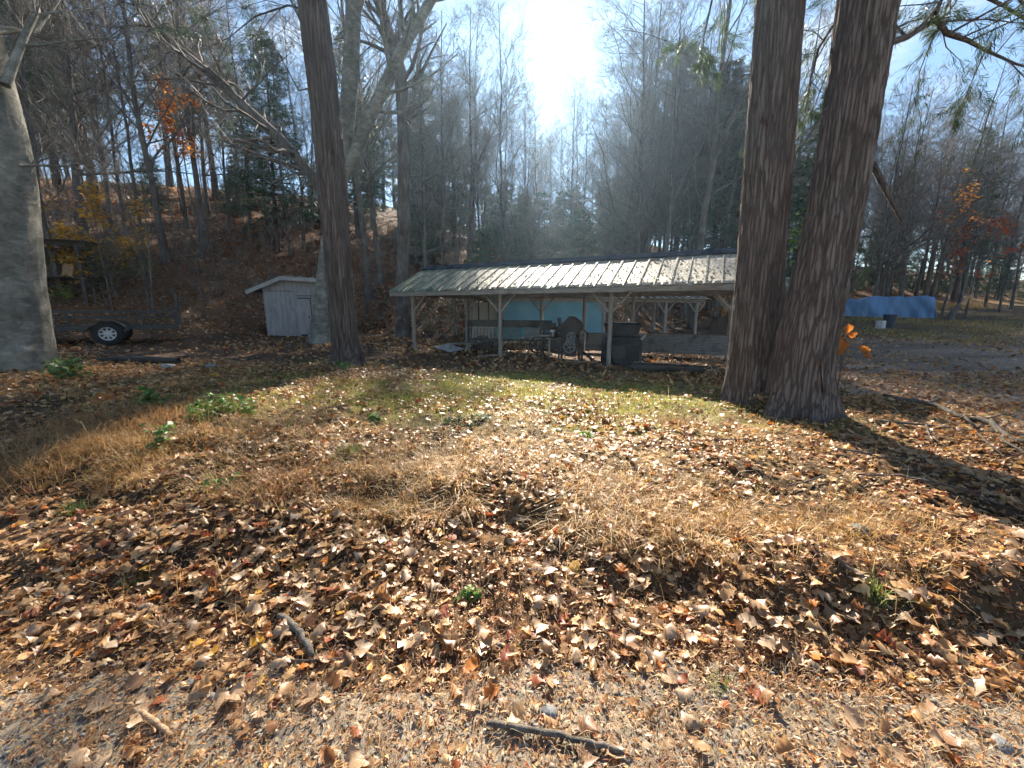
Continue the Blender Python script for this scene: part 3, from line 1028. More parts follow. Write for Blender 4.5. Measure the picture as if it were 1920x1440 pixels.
needle_bough(pix_path([(588, 20), (540, 10), (480, 30), (430, 70), (390, 90)], [b0[1], 11.2, 11.6, 12, 12.4]) - org, 0.03, 7, 0.4, rg, dens=0.7)
needle_bough(pix_path([(605, 160), (560, 170), (520, 95), (490, 60), (455, 50)], [b0[1], 11.2, 11.6, 12, 12.4]) - org, 0.02, 5, 0.35, rg, dens=0.5)
V1, F1 = tubes(limbs, 5); np_mesh('limbs', V1, F1, M['bark_red'], rt, smooth=True)
V1, F1 = tubes(twg, 3); tag(np_mesh('twigs', V1, F1, M['twig'], rt), kind='stuff')
V, F, C = needle_sprays(np.array(SP), np.array(SD), 0.17, rg, 12, 0.009, (0.055, 0.10, 0.040), 0.8, 0.2)
np_mesh('crown', V, F, M['needle'], rt, col=C)

# grey beech behind it, with a limb crossing to the right
b0 = hit(601, 643)
bt = empty('grey_beech_tree', b0, 0, 'smooth grey beech leaning behind the red-brown trunk, its limb crossing upward', 'tree')
org = b0
Yb = b0[1]
p_ = pix_path([(600, 650), (603, 600), (607, 540), (615, 470), (628, 390), (640, 320), (652, 210), (660, 80), (664, -60), (668, -250)], Yb)
trunk_mesh('trunk', p_, [0.36, 0.32, 0.28, 0.26, 0.26, 0.26, 0.25, 0.24, 0.22, 0.15], 72, 160, M['bark_beech'], bt, 0.003, 0.02, 0.35, 0.5, 9, 6, origin=org)
lp = pix_path([(640, 330), (662, 300), (683, 240), (722, 160), (750, 100), (783, 42), (815, -10), (870, -110)], Yb)
stems = [(lp - org, np.array([0.19, 0.20, 0.20, 0.19, 0.18, 0.16, 0.14, 0.08])),
         (pix_path([(662, 40), (680, -20), (705, -110), (740, -230)], Yb) - org, np.array([0.16, 0.14, 0.11, 0.06])),
         (p_[5:] - org, np.array([0.3, 0.3, 0.28, 0.22, 0.12]))]
th, mi, fi = bare_crown([stems[0], stems[1]], np.random.default_rng(41), limbs=14, lo=0.3, second=5, third=4, fourth=2, limb_len=3.0)
V1, F1 = tubes(stems[:2], 12); V2, F2 = tubes(th, 5)
np_mesh('limbs', np.concatenate([V1, V2]), np.concatenate([F1, F2 + len(V1)]), M['bark_beech'], bt, smooth=True)
V, F = tubes(mi + fi, 3); np_mesh('crown', V, F, M['twig'], bt)

# smooth grey beech at the left edge
b0 = at(30, 725, 7.3); b0[2] = Hs(b0[0], b0[1])
be = empty('old_beech_tree', b0, 0, 'massive smooth grey beech trunk with swollen scarred foot and light patches', 'tree')
org = b0
edge = [(84, 730), (78, 670), (70, 610), (60, 540), (53, 470), (47, 400), (40, 320), (18, 220), (-8, 120), (-30, 30), (-70, -120)]
rr_ = [0.66, 0.60, 0.55, 0.52, 0.50, 0.49, 0.48, 0.47, 0.45, 0.43, 0.40]
p_ = pix_path(edge, 7.3); p_[:, 0] -= np.array(rr_)
p_ = np.vstack([p_, p_[-1] + (p_[-1] - p_[-2]) * 2])
trunk_mesh('trunk', p_, rr_ + [0.25], 110, 200, M['bark_beech'], be, 0.004, 0.025, 0.10, 0.3, 4, 4, origin=org,
           knots=((5.4, 0.45, -0.10, 0.22), (5.75, 0.25, 0.10, 0.2), (4.9, 0.9, 0.04, 0.2), (5.9, 1.3, -0.05, 0.14), (5.2, 2.4, 0.03, 0.15), (5.9, 0.75, 0.06, 0.2)))
rg = np.random.default_rng(45)
stems = [(pix_path([(10, 160), (45, 70), (70, 20), (60, -60), (90, -160)], [7.3, 7.6, 8, 8.3, 8.6]) - org, np.array([.07, .05, .04, .035, .02])),
         (pix_path([(-20, 60), (30, 55), (60, 65), (95, 20), (150, -60)], [7.3, 7.7, 8.2, 8.6, 9.2]) - org, np.array([.06, .045, .04, .03, .02])),
         (pix_path([(36, 310), (70, 310), (130, 312), (200, 330)], [7.3, 7.6, 8, 8.5]) - org, np.array([.03, .02, .014, .006]))]
th, mi, fi = bare_crown(stems, rg, limbs=9, lo=0.15, second=5, third=4, fourth=2, limb_len=1.3, twig_r=0.004)
V1, F1 = tubes(stems, 7); V2, F2 = tubes(th, 4)
np_mesh('limbs', np.concatenate([V1, V2]), np.concatenate([F1, F2 + len(V1)]), M['bark_beech'], be, smooth=True)
V, F = tubes(mi + fi, 3); np_mesh('crown', V, F, M['twig'], be)

# forked grey tree rising left of the pavilion
fx, fy = -5.1, 18.6
ft = empty('forked_tree', (fx, fy, Hs(fx, fy)), 0, 'tall dark trunk left of the pavilion, its top bending off to one side', 'tree')
org = np.array(ft.location)
p_ = pix_path([(756, 640), (755, 560), (757, 400), (757, 240), (751, 130), (742, 100), (722, 40), (700, -30), (670, -160)], fy)
rd = np.array([0.30, 0.27, 0.26, 0.25, 0.25, 0.23, 0.21, 0.19, 0.12])
trunk_mesh('trunk', p_, rd, 48, 110, M['bark_forest'], ft, 0.010, 0, 0.3, 0.4, 6, 7, origin=org)
th, mi, fi = bare_crown([(p_ - org, rd)], np.random.default_rng(51), limbs=22, lo=0.35, second=5, third=4, fourth=2, limb_len=3.5)
V, F = tubes(th, 5); np_mesh('limbs', V, F, M['bark_forest'], ft, smooth=True)
V, F = tubes(mi + fi, 3); np_mesh('crown', V, F, M['twig'], ft)

# dead tree leaning far to the left over the white shed
lx = at(632, 520, 18.0)
lt = empty('leaning_dead_tree', (lx[0], lx[1], Hs(lx[0], lx[1])), 0, 'dead tree leaning far over to the left above the white shed', 'tree')
org = np.array(lt.location)
p_ = pix_path([(640, 560), (622, 420), (590, 335), (530, 265), (467, 207), (400, 145), (333, 90), (283, 40), (240, -10), (180, -90)], 18.0)
p_[0, 2] = org[2] - 0.2
rd = np.array([0.22, 0.22, 0.21, 0.20, 0.18, 0.16, 0.14, 0.12, 0.10, 0.05])
rg = np.random.default_rng(55)
th, mi, fi = bare_crown([(p_ - org, rd)], rg, limbs=34, lo=0.2, second=5, third=3, fourth=1, limb_len=3.2, ang=1.2, lift=-0.03)
V1, F1 = tubes([(p_ - org, rd)], 10); V2, F2 = tubes(th, 4)
np_mesh('trunk', np.concatenate([V1, V2]), np.concatenate([F1, F2 + len(V1)]), M['bark_forest'], lt, smooth=True)
V, F = tubes(mi + fi, 3); np_mesh('crown', V, F, M['twig'], lt)

# ------------------------------------------------------------------ the woods
HT = {'b0': 19, 'b1': 22, 'b2': 16, 'b3': 20, 'b4': 13, 's0': 5.5, 's1': 3.6, 'c0': 17, 'c1': 21, 'c2': 7}
TAKEN = []


def clear(x, y, d):
    return all((x - a) ** 2 + (y - b_) ** 2 > d * d for a, b_ in TAKEN)


def sun_room(x, y, key='c0'):
    """how tall a tree here may be before it shades the sunlit lawn; thin bare crowns let most of the sun through"""
    xc = x - 0.052 * (y - 6)
    if -4.6 < xc < 7.2:
        base_ = max(3.0, 0.64 * (y - 10.5) - Hs(x, y))
        return base_ * ((1.75 if xc < 0 else 1.5) if key in ('b2', 'b4') and y > 36 and not -0.9 < xc < 3.4 else 1.0)
    if -8.5 < xc <= -4.6 and key[0] == 'c':
        return max(3.0, 0.64 * (y - 9) - Hs(x, y))
    return 99.0


def wood_label(key, x, y):
    side = 0 if x < -9 else (2 if x > 13 else 1)
    dh = y - float(np.interp(x, HBX, HBY))
    far = 0 if dh < 7 else (1 if dh < 20 else 2)
    look = {'b0': 'tall straight bare tree', 'b1': 'forked bare tree', 'b2': 'narrow-crowned bare tree', 'b3': 'wide-branching bare tree', 'b4': 'slender bare tree',
            's0': 'tall leafless sapling', 's1': 'short leafless sapling', 'c0': 'dense dark hemlock', 'c1': 'tall pine with high crown', 'c2': 'young bushy hemlock'}[key]
    where = (('at the foot of the slope behind trailer and white shed', 'midway up the slope above the white shed', 'far up the slope above the white shed'),
             ('at the foot of the hill behind the pavilion', 'midway up the hill behind the pavilion', 'high on the hill behind the pavilion'),
             ('at the wood edge beyond the dirt drive', 'inside the woods beyond the blue tarp', 'deep in the woods beyond the blue tarp'))[side][far]
    return look + ' ' + where, look + 's ' + where


def wood(key, x, y, s, limit=True, zs=None):
    h = HT[key] * s
    if limit:
        room = sun_room(x, y, key)
        if h > room:
            s *= room / h
            if s < 0.45:
                return None
    TAKEN.append((x, y))
    lab, grp = wood_label(key, x, y)
    return plant(key, x, y, s, None, lab, 'tree' if key[0] != 's' else 'sapling', grp, zs, (random.gauss(0, 0.03), random.gauss(0, 0.03)))


for x_, y_ in ((-4.5, 10.9), (-7.3, 15.1), (fx, fy), (lx[0], lx[1]), (-10.5, 18), (-13, 12.9), (0, 14), (4, 13), (5, 18), (-1, 17), (10, 20), (24, 27), (29, 31)):
    TAKEN.append((x_, y_))
# trunks one can pick out in the photograph
for px, py, Y, key, s in [(312, 492, 0, 'b0', 0.95), (385, 470, 0, 'b0', 1.0), (268, 478, 0, 'b4', 1.1), (235, 455, 0, 'b4', 1.1), (210, 440, 0, 'b2', 0.9),
                          (352, 430, 0, 'b2', 1.1), (430, 440, 0, 'b4', 1.1), (160, 470, 0, 'b3', 1.0), (470, 450, 0, 'b2', 1.0), (505, 440, 0, 'b4', 1.1),
                          (545, 480, 0, 'b4', 1.0), (570, 470, 0, 'b2', 0.85),
                          (690, 0, 24, 'b1', 0.95), (716, 0, 27, 'b0', 1.0), (800, 0, 26, 'b3', 0.75), (832, 0, 29, 'b1', 0.8), (858, 0, 33, 'b0', 0.8), (905, 0, 38, 'b2', 1.0),
                          (1165, 0, 34, 'b3', 0.9), (1202, 0, 30, 'b0', 0.85), (1245, 0, 27, 'b1', 0.85), (1302, 0, 24, 'b1', 1.05), (1345, 0, 28, 'b0', 1.0),
                          (1640, 0, 34, 'b3', 0.85), (1690, 0, 37, 'b1', 0.8), (1745, 0, 40, 'b0', 0.8), (1800, 0, 36, 'b3', 0.7), (1850, 0, 40, 'b2', 0.9), (1900, 0, 38, 'b0', 0.7),
                          (1640, 0, 30, 'b4', 1.0), (1715, 0, 33, 'b4', 1.0), (1880, 0, 33, 'b4', 0.9)]:
    if py:
        p_ = hit(px, py)
        if p_[1] > 60:
            p_ = at(px, py, 40)
    else:
        p_ = at(px, 560, Y)
    wood(key, p_[0], p_[1], s)
# conifers seen
for px, Y, key, s in [(60, 26, 'c1', 0.95), (150, 34, 'c0', 1.1), (215, 30, 'c1', 1.0), (430, 38, 'c1', 0.95), (530, 27, 'c0', 0.75),
                      (350, 44, 'c1', 1.1), (680, 36, 'c0', 0.95), (810, 42, 'c0', 1.0), (855, 46, 'c0', 1.0),
                      (1195, 44, 'c0', 1.0), (1260, 36, 'c1', 0.95), (1330, 30, 'c0', 1.0), (1372, 38, 'c1', 1.0),
                      (1500, 26, 'c0', 0.8), (1530, 40, 'c1', 0.9), (1640, 46, 'c0', 0.75), (1870, 50, 'c0', 0.6)]:
    p_ = at(px, 560, Y)
    wood(key, p_[0], p_[1], s)
rr = random.Random(5)


def key0_skip(keys):
    """leave the slope by the trailer open to the sun: mostly saplings there"""
    return keys[0][0] != 's' and rr.random() < 0.85


def fill(count, keys, ylo, yhi, ulo, uhi, gap, smin, smax, dmin=0.8, power=1.25, dmax=999):
    cnt = tries = 0
    while cnt < count and tries < count * 40:
        tries += 1
        y = ylo + (yhi - ylo) * rr.random() ** power
        x = rr.uniform(ulo, uhi) * y
        dh = y - float(np.interp(x, HBX, HBY))
        if -15.5 < x - 0.052 * (y - 18) < -9.0 and 18 < y < 38 and key0_skip(keys):
            continue
        if dh < (dmin if x < 12 else dmin - 2.0) or dh > dmax or not clear(x, y, gap + y * 0.012):
            continue
        key = rr.choice(keys)
        room = sun_room(x, y, key)
        if HT[key] * smin > room:
            key = 'b4' if key[0] == 'b' else ('c2' if key[0] == 'c' else key)
        if wood(key, x, y, rr.uniform(smin, smax)) is not None:
            cnt += 1


BARE = ('b0', 'b1', 'b2', 'b3', 'b4', 'b4', 'b2', 'b0', 'b3')
fill(22, BARE, 16, 44, -1.6, -0.42, 2.2, 0.8, 1.05, dmin=1.5)
fill(14, BARE, 27, 44, 0.30, 0.46, 1.5, 1.0, 1.2)
fill(30, ('b2', 'b4', 'b2'), 36, 70, -0.40, 0.42, 1.5, 1.0, 1.3)
fill(18, ('c2',), 46, 70, -0.2, 0.32, 1.5, 0.8, 1.2, power=1.0)
fill(26, BARE, 62, 98, -0.42, 0.42, 1.5, 0.8, 1.1, power=1.0)
fill(16, BARE, 26, 60, -0.42, 0.45, 1.5, 0.75, 1.0)
fill(76, BARE, 28, 60, 0.42, 1.65, 1.1, 0.75, 1.1, power=1.0)
fill(34, BARE, 50, 80, 0.55, 1.6, 1.1, 0.7, 1.0, power=1.0)
fill(5, BARE, 45, 70, -1.4, -0.3, 1.2, 0.9, 1.15, power=1.0)
fill(3, ('c0', 'c1', 'c1'), 28, 55, -1.5, -0.30, 2.4, 0.8, 1.1)
fill(10, ('c0', 'c1', 'c0'), 30, 60, 0.3, 1.5, 2.4, 0.6, 0.85)
fill(14, ('c2',), 25, 50, -0.42, 0.75, 1.6, 0.35, 1.0)
fill(4, ('c0', 'c1'), 40, 62, -0.35, -0.1, 3.0, 0.7, 1.0)
fill(6, ('c2',), 24, 45, -1.5, -0.42, 1.3, 0.5, 0.9, dmin=8)
fill(14, ('c2',), 32, 55, 0.6, 1.4, 1.3, 0.5, 0.9)
fill(60, ('s0', 's0', 's1'), 15, 40, -1.5, -0.5, 0.7, 0.7, 1.3, dmin=0.5)
fill(110, ('s0', 's0', 's1'), 15, 60, -1.5, 1.5, 0.7, 0.7, 1.3, dmin=0.3)

# young trees still in leaf
YEL = [(0.72, 0.42, 0.05), (0.80, 0.50, 0.07), (0.62, 0.32, 0.04)]
ORA = [(0.72, 0.29, 0.05), (0.80, 0.36, 0.07), (0.60, 0.20, 0.04)]
RED = [(0.45, 0.11, 0.035), (0.52, 0.17, 0.05), (0.38, 0.08, 0.03)]
GRN = [(0.16, 0.26, 0.04), (0.24, 0.32, 0.05), (0.12, 0.20, 0.03)]


def on(x, y):
    return (x, y, Hs(x, y))


p_ = at(205, 470, 17); leafy_sapling('yellow_leaf_sapling', on(p_[0], 17), 4.6, 0.035, 301, YEL, 1100, 0.17, 'small tree with yellow-orange leaves on the slope above the trailer', lo=0.12, limbs=12, limb_len=1.2, lean=(-0.10, 0))
p_ = at(262, 440, 19); leafy_sapling('amber_leaf_sapling', on(p_[0], 19), 3.6, 0.03, 302, YEL, 260, 0.15, 'slim sapling with few amber leaves uphill of the trailer wheel', lo=0.25, limbs=9, limb_len=0.9)
p_ = at(372, 440, 23); leafy_sapling('orange_leaf_tree', on(p_[0], 23), 9.0, 0.06, 303, ORA, 620, 0.21, 'slim tree with a high crown of orange leaves on the hillside', lo=0.55, limbs=12, limb_len=1.5)
p_ = at(1815, 570, 27); leafy_sapling('red_leaf_tree', on(p_[0], 27), 6.2, 0.06, 304, RED, 420, 0.20, 'small tree with orange-red leaves at the wood edge past the tarp', lo=0.45, limbs=12, limb_len=2.0)
p_ = at(1770, 570, 30); leafy_sapling('rusty_leaf_tree', on(p_[0], 30), 9.5, 0.07, 305, ORA, 220, 0.18, 'thin tree with scattered rusty leaves high behind the blue tarp', lo=0.6, limbs=10, limb_len=2.2)
p_ = at(1492, 560, 13.5); leafy_sapling('green_leaf_sapling', on(p_[0], 13.5), 4.7, 0.03, 306, GRN, 260, 0.16, 'sapling with bright yellow-green leaves seen between the twin trunks', lo=0.55, limbs=9, limb_len=0.9)
p_ = at(1345, 600, 21.5); leafy_sapling('orange_leaf_bush', on(p_[0], 21.5), 2.6, 0.025, 307, ORA, 300, 0.14, 'bush with orange leaves seen under the right end of the pavilion', cat='bush', lo=0.2, limbs=10, limb_len=1.1)
p_ = at(1172, 610, 20.5); leafy_sapling('pale_leaf_bush', on(p_[0], 20.5), 2.0, 0.022, 308, [(0.5, 0.45, 0.2), (0.45, 0.33, 0.12), (0.3, 0.35, 0.1)], 260, 0.13, 'pale yellow-green bush showing beside the teal wall', cat='bush', lo=0.1, limbs=10, limb_len=0.8)
p_ = at(830, 620, 19.0); leafy_sapling('cream_leaf_shrub', on(p_[0], 19.0), 1.5, 0.02, 309, [(0.5, 0.42, 0.22), (0.4, 0.3, 0.14), (0.22, 0.2, 0.1)], 420, 0.11, 'low shrub with pale cream leaves behind the left bay of the pavilion', cat='shrub', lo=0.08, limbs=14, limb_len=1.2)
p_ = at(880, 620, 19.6); leafy_sapling('tan_leaf_shrub', on(p_[0], 19.6), 1.3, 0.02, 310, [(0.45, 0.4, 0.2), (0.36, 0.28, 0.14)], 260, 0.11, 'tan-leaved shrub left of the white panels under the pavilion', cat='shrub', lo=0.08, limbs=12, limb_len=1.0)
p_ = hit(215, 540); leafy_sapling('green_shrub', p_, 1.5, 0.02, 311, [(0.17, 0.17, 0.035), (0.22, 0.19, 0.04), (0.10, 0.13, 0.03)], 1500, 0.085, 'bushy olive green shrub on the bank behind the trailer', cat='shrub', lo=0.05, limbs=18, limb_len=1.5, mat='grass', clumps=3)
p_ = hit(270, 530); leafy_sapling('yellowish_shrub', p_, 0.95, 0.02, 312, [(0.26, 0.20, 0.05), (0.18, 0.17, 0.04)], 900, 0.07, 'low yellow-green shrub at the bright end of the bank', cat='shrub', lo=0.05, limbs=14, limb_len=0.9, mat='grass', clumps=3)

# brush on the slopes: thin stems and dead twigs nobody could count
rg = np.random.default_rng(77)
bp_ = []
N = 9000
y = 16 + 40 * rg.random(N) ** 1.3; u = rg.uniform(-1.5, 1.5, N); x = u * y
dh = y - np.interp(x, HBX, HBY)
ok = dh > -0.8
x, y = x[ok], y[ok]; z = H(x, y)
for k in range(len(x)):
    l = 0.5 + 1.3 * rg.random() ** 2
    d = unit(np.array((rg.normal(0, .5), rg.normal(0, .5), 0.7)))
    b_ = curve_branch(np.array((x[k], y[k], z[k] - 0.03)), d, l, 0.009, 3, 0.22, -0.02, rg)
    bp_.append((b_[0], np.maximum(b_[1], 0.004)))
    for q in range(2):
        f = 1 + int(rg.random() * 2)
        e = side_dir(d, 0.8, rg)
        bp_.append((np.array([b_[0][f], b_[0][f] + e * l * 0.4]), np.array([0.005, 0.003])))
V, F = tubes(bp_, 3)
tag(np_mesh('undergrowth', V, F, M['twig']), 'tangle of bare stems and dead twigs under the trees', 'undergrowth', kind='stuff')

# ------------------------------------------------------------------ the open pavilion
PV = (-3.42, 13.94, 0.10)
PR = math.atan2(-4.38, 8.73)
EX = np.array((math.cos(PR), math.sin(PR), 0)); EN = np.array((-math.sin(PR), math.cos(PR), 0))


def pv(x, y, z=0.0):
    """pavilion coordinates to the world"""
    return np.array(PV) + EX * x + EN * y + np.array((0, 0, z))


pav = empty('open_pavilion', PV, PR, 'long open pole pavilion with mossy ribbed metal roof and grey posts', 'pavilion')
LEN0, LEN1 = -0.62, 10.55
EAVE, RIDGE, Y0, Y1 = 2.06, 3.06, -0.45, 1.68
DEPTH = 3.36
slope = math.atan2(RIDGE - EAVE, Y1 - Y0)
slen = math.hypot(RIDGE - EAVE, Y1 - Y0)
PX = [0.0, 3.42, 6.82, 9.80]


def post_mesh(h, w, seed):
    rg = np.random.default_rng(seed)
    n = 9
    zs = np.linspace(-0.45, h, n)
    V = []
    for z in zs:
        ox, oy = rg.normal(0, 0.006, 2)
        for sx, sy in ((-1, -1), (1, -1), (1, 1), (-1, 1)):
            V.append((ox + sx * w / 2 * (1 + rg.normal(0, .03)), oy + sy * w / 2 * (1 + rg.normal(0, .03)), z))
    i = np.arange(4); j = (i + 1) % 4
    b_ = (np.arange(n - 1) * 4)[:, None]
    F = np.stack([b_ + i, b_ + j, b_ + 4 + j, b_ + 4 + i], -1).reshape(-1, 4)
    return np_mesh('post', np.array(V), F, M['wood_grey'], link=False)


pm = [post_mesh(EAVE - 0.08, 0.105, k) for k in range(3)]
for k, x in enumerate(PX):
    inst('post', pm[k % 3], pav, (x, 0, 0), (0, 0, 0))
    inst('post', pm[(k + 1) % 3], pav, (x, DEPTH, 0), (0, 0, math.pi))
inst('post', pm[2], pav, (1.7, DEPTH, 0))
inst('post', pm[1], pav, (5.1, DEPTH, 0))
bm_ = MB().box((0, 0, 0), (0.04, 0.72, 0.06)).mesh('brace', M['wood_grey'])
for yy in (0.0, DEPTH):
    for k, x in enumerate(PX):
        for sgn in (-1, 1):
            if (k == 0 and sgn < 0) or (k == 3 and sgn > 0):
                continue
            o = inst('brace', bm_, pav, (x + sgn * 0.29, yy - 0.02, EAVE - 0.36))
            o.rotation_euler = Euler((math.radians(47) , 0, -math.pi / 2 * sgn))
for yy, nm in ((0.0, 'eave_beam'), (DEPTH, 'eave_beam')):
    MB().box(((LEN0 + LEN1) / 2 + 0.1, yy, EAVE - 0.01), (LEN1 - LEN0 - 0.3, 0.09, 0.17)).build(nm, M['wood_beam'], pav)
MB().box(((LEN0 + LEN1) / 2, Y0 + 0.01, EAVE - 0.055), (LEN1 - LEN0, 0.03, 0.13)).build('fascia_board', M['wood_beam'], pav)
MB().box(((LEN0 + LEN1) / 2, 2 * Y1 - Y0 - 0.01, EAVE - 0.055), (LEN1 - LEN0, 0.03, 0.13)).build('fascia_board', M['wood_beam'], pav)
MB().box(((LEN0 + LEN1) / 2, Y1, RIDGE - 0.16), (LEN1 - LEN0 - 0.1, 0.045, 0.16)).build('ridge_beam', M['wood_beam'], pav)
for k, x in enumerate(PX):
    MB().box((x + 0.09, DEPTH / 2, EAVE - 0.06), (0.045, DEPTH + 0.2, 0.14)).build('tie_beam', M['wood_beam'], pav)
rf = MB().box((0, slen / 2, -0.075), (0.045, slen - 0.05, 0.11)).mesh('rafter', M['wood_brown'])
nr = 17
for k in range(nr):
    x = LEN0 + 0.06 + (LEN1 - LEN0 - 0.12) * k / (nr - 1)
    inst('rafter', rf, pav, (x, Y0, EAVE), (slope, 0, 0))
    inst('rafter', rf, pav, (x, 2 * Y1 - Y0, EAVE), (slope, 0, math.pi))
pl = MB().box(((LEN1 + LEN0) / 2, 0, 0), (LEN1 - LEN0, 0.07, 0.03)).mesh('purlin', M['wood_brown'])
for f in (0.12, 0.38, 0.64, 0.88):
    inst('purlin', pl, pav, (0, Y0 + (Y1 - Y0) * f, EAVE + (RIDGE - EAVE) * f - 0.008), (slope, 0, 0))
    inst('purlin', pl, pav, (0, 2 * Y1 - Y0 - (Y1 - Y0) * f, EAVE + (RIDGE - EAVE) * f - 0.008), (-slope, 0, 0))


def panel_mesh(w, L, seed):
    rg = np.random.default_rng(seed)
    a, b_ = 4, 12
    u, v = np.meshgrid(np.linspace(0.004, w - 0.004, a), np.linspace(0, L, b_))
    z = 0.012 * fbm(u * 6 + seed * 3.1, v * 2.4, seed, 2) + 0.02
    z[0] += rg.normal(0, 0.008, a)
    v[0] += rg.normal(0, 0.012)
    top = np.stack([u, v, z], -1).reshape(-1, 3)
    bot = top.copy(); bot[:, 2] -= 0.004
    g = np.arange(a * b_).reshape(b_, a)
    q = np.stack([g[:-1, :-1], g[:-1, 1:], g[1:, 1:], g[1:, :-1]], -1).reshape(-1, 4)
    q2 = q[:, ::-1] + a * b_
    e = np.array([[g[0, i + 1], g[0, i], g[0, i] + a * b_, g[0, i + 1] + a * b_] for i in range(a - 1)])
    return np_mesh('roof_panel', np.concatenate([top, bot]), np.concatenate([q, q2, e]), M['roof_metal'], link=False, smooth=True)


NP = 30
pw = (LEN1 - LEN0) / NP
pms = [panel_mesh(pw, slen, k) for k in range(5)]
rib_w = MB().box((0, slen / 2, 0.029), (0.062, slen - 0.02, 0.012)).box((0, slen / 2, 0.038), (0.024, slen - 0.02, 0.008)).mesh('seam_rib', M['roof_metal'])
rib_t = MB().box((0, slen / 2, 0.030), (0.022, slen - 0.02, 0.018)).mesh('seam_rib', M['roof_metal'])
rg = np.random.default_rng(5)
for k in range(NP):
    x = LEN0 + pw * k
    moss = float(np.clip(2.3 - 0.19 * k + rg.normal(0, 0.12), 0.05, 1.7))
    o = inst('roof_panel', pms[int(rg.integers(0, 5))], pav, (x, Y0 - 0.01, EAVE + 0.004), (slope, 0, 0)); o['moss'] = moss
    o = inst('roof_panel', pms[int(rg.integers(0, 5))], pav, (x + pw, 2 * Y1 - Y0 + 0.01, EAVE + 0.004), (slope, 0, math.pi)); o['moss'] = 0.2
for k in range(NP + 1):
    x = LEN0 + pw * k
    inst('seam_rib', rib_w if k % 2 == 0 else rib_t, pav, (x, Y0 - 0.012, EAVE + 0.004), (slope, 0, 0))
cp = MB()
for sgn in (-1, 1):
    cp.add([(LEN0 - 0.03, Y1, RIDGE + 0.075), (LEN1 + 0.03, Y1, RIDGE + 0.075),
            (LEN1 + 0.03, Y1 + sgn * 0.36, RIDGE + 0.078 - 0.36 * math.tan(slope)), (LEN0 - 0.03, Y1 + sgn * 0.36, RIDGE + 0.078 - 0.36 * math.tan(slope)),
            (LEN1 + 0.03, Y1 + sgn * 0.36, RIDGE + 0.05 - 0.36 * math.tan(slope)), (LEN0 - 0.03, Y1 + sgn * 0.36, RIDGE + 0.05 - 0.36 * math.tan(slope))],
           [(0, 1, 2, 3), (3, 2, 4, 5)])
cp.build('ridge_cap', M['ridge'], pav)


def corrugated(w, h, pitch, amp, thick=0.003, n_per=4, seed=0, bend=0.0):
    """sheet w long, h high, corrugations running along its length (in x)"""
    rows = int(h / pitch * n_per) + 1
    zz = np.linspace(0, h, rows); xx = np.linspace(0, w, 9)
    X_, Z_ = np.meshgrid(xx, zz)
    Y_ = amp * np.sin(Z_ / pitch * 2 * math.pi) + bend * fbm(X_ * 1.2 + seed, Z_ * 2, seed, 2)
    top = np.stack([X_, Y_, Z_], -1).reshape(-1, 3)
    bot = top + np.array((0, thick, 0))
    g = np.arange(rows * 9).reshape(rows, 9)
    q = np.stack([g[:-1, :-1], g[:-1, 1:], g[1:, 1:], g[1:, :-1]], -1).reshape(-1, 4)
    return np.concatenate([top, bot]), np.concatenate([q, q[:, ::-1] + rows * 9])


for x, w, h, sd in ((0.15, 1.55, 0.72, 1), (5.2, 2.3, 0.66, 2), (7.45, 2.4, 0.66, 3), (3.45, 1.7, 0.62, 4)):
    V, F = corrugated(w, h, 0.085, 0.014, seed=sd, bend=0.03)
    V += np.array((x, DEPTH - 0.09, 0.02 + 0.03 * (sd % 2)))
    np_mesh('corrugated_sheet', V, F, M['tin'], pav, smooth=True)
# leaves that rotted on the roof
# (placed with the leaf litter below)

# ------------------------------------------------------------------ teal outbuilding behind it
OB = (-1.75, 17.0, 0.28)
OR = math.radians(20)
ob = empty('teal_outbuilding', OB, OR, 'low teal-walled outbuilding with pale metal roof and open bay behind the pavilion', 'building')
MB().box((2.65, 0.03, 0.85), (2.5, 0.05, 1.66)).build('wall_panel', M['teal'], ob)
MB().box((5.2, 0.034, 0.85), (2.58, 0.05, 1.66)).build('wall_panel', M['teal'], ob)
MB().box((4.0, 3.2, 0.8), (4.6, 0.05, 1.6)).build('back_wall', M['wood_dark'], ob)
for x in (0.25, 0.72, 1.14):
    MB().box((x, 0.5, 0.95), (0.40, 0.012, 1.35)).build('white_panel', M['fibreglass'], ob)
for x in (0.0, 0.48, 0.93, 1.37):
    MB().box((x, 0.47, 0.9), (0.035, 0.04, 1.6)).build('stud', M['wood_dark'], ob)
for k, x in enumerate((0.0, 6.55, 8.2, 10.2, 12.2)):
    inst('post', post_mesh(1.66, 0.14, 40 + k), ob, (x, 0.0, 0))
    inst('post', post_mesh(1.9, 0.14, 50 + k), ob, (x, 3.3, 0))
    if x > 5:
        for sgn in (-1, 1):
            o = inst('brace', bm_, ob, (x + sgn * 0.29, -0.02, 1.40)); o.rotation_euler = Euler((math.radians(47), 0, -math.pi / 2 * sgn))
MB().box((6.2, -0.02, 1.75), (13.0, 0.10, 0.16)).build('eave_beam', M['wood_beam'], ob)
sl2 = math.radians(13)
RIB2 = MB().box((0, 2.1, 0.04), (0.03, 4.2, 0.03)).mesh('seam_rib', M['ridge'])
pm2 = [panel_mesh(0.44, 4.3, 60 + k) for k in range(3)]
for k in range(30):
    o = inst('roof_panel', pm2[k % 3], ob, (-0.5 + 0.44 * k, -0.45, 1.84), (sl2, 0, 0)); o['moss'] = 0.15
    if k:
        inst('seam_rib', RIB2, ob, (-0.5 + 0.44 * k, -0.455, 1.845), (sl2, 0, 0))

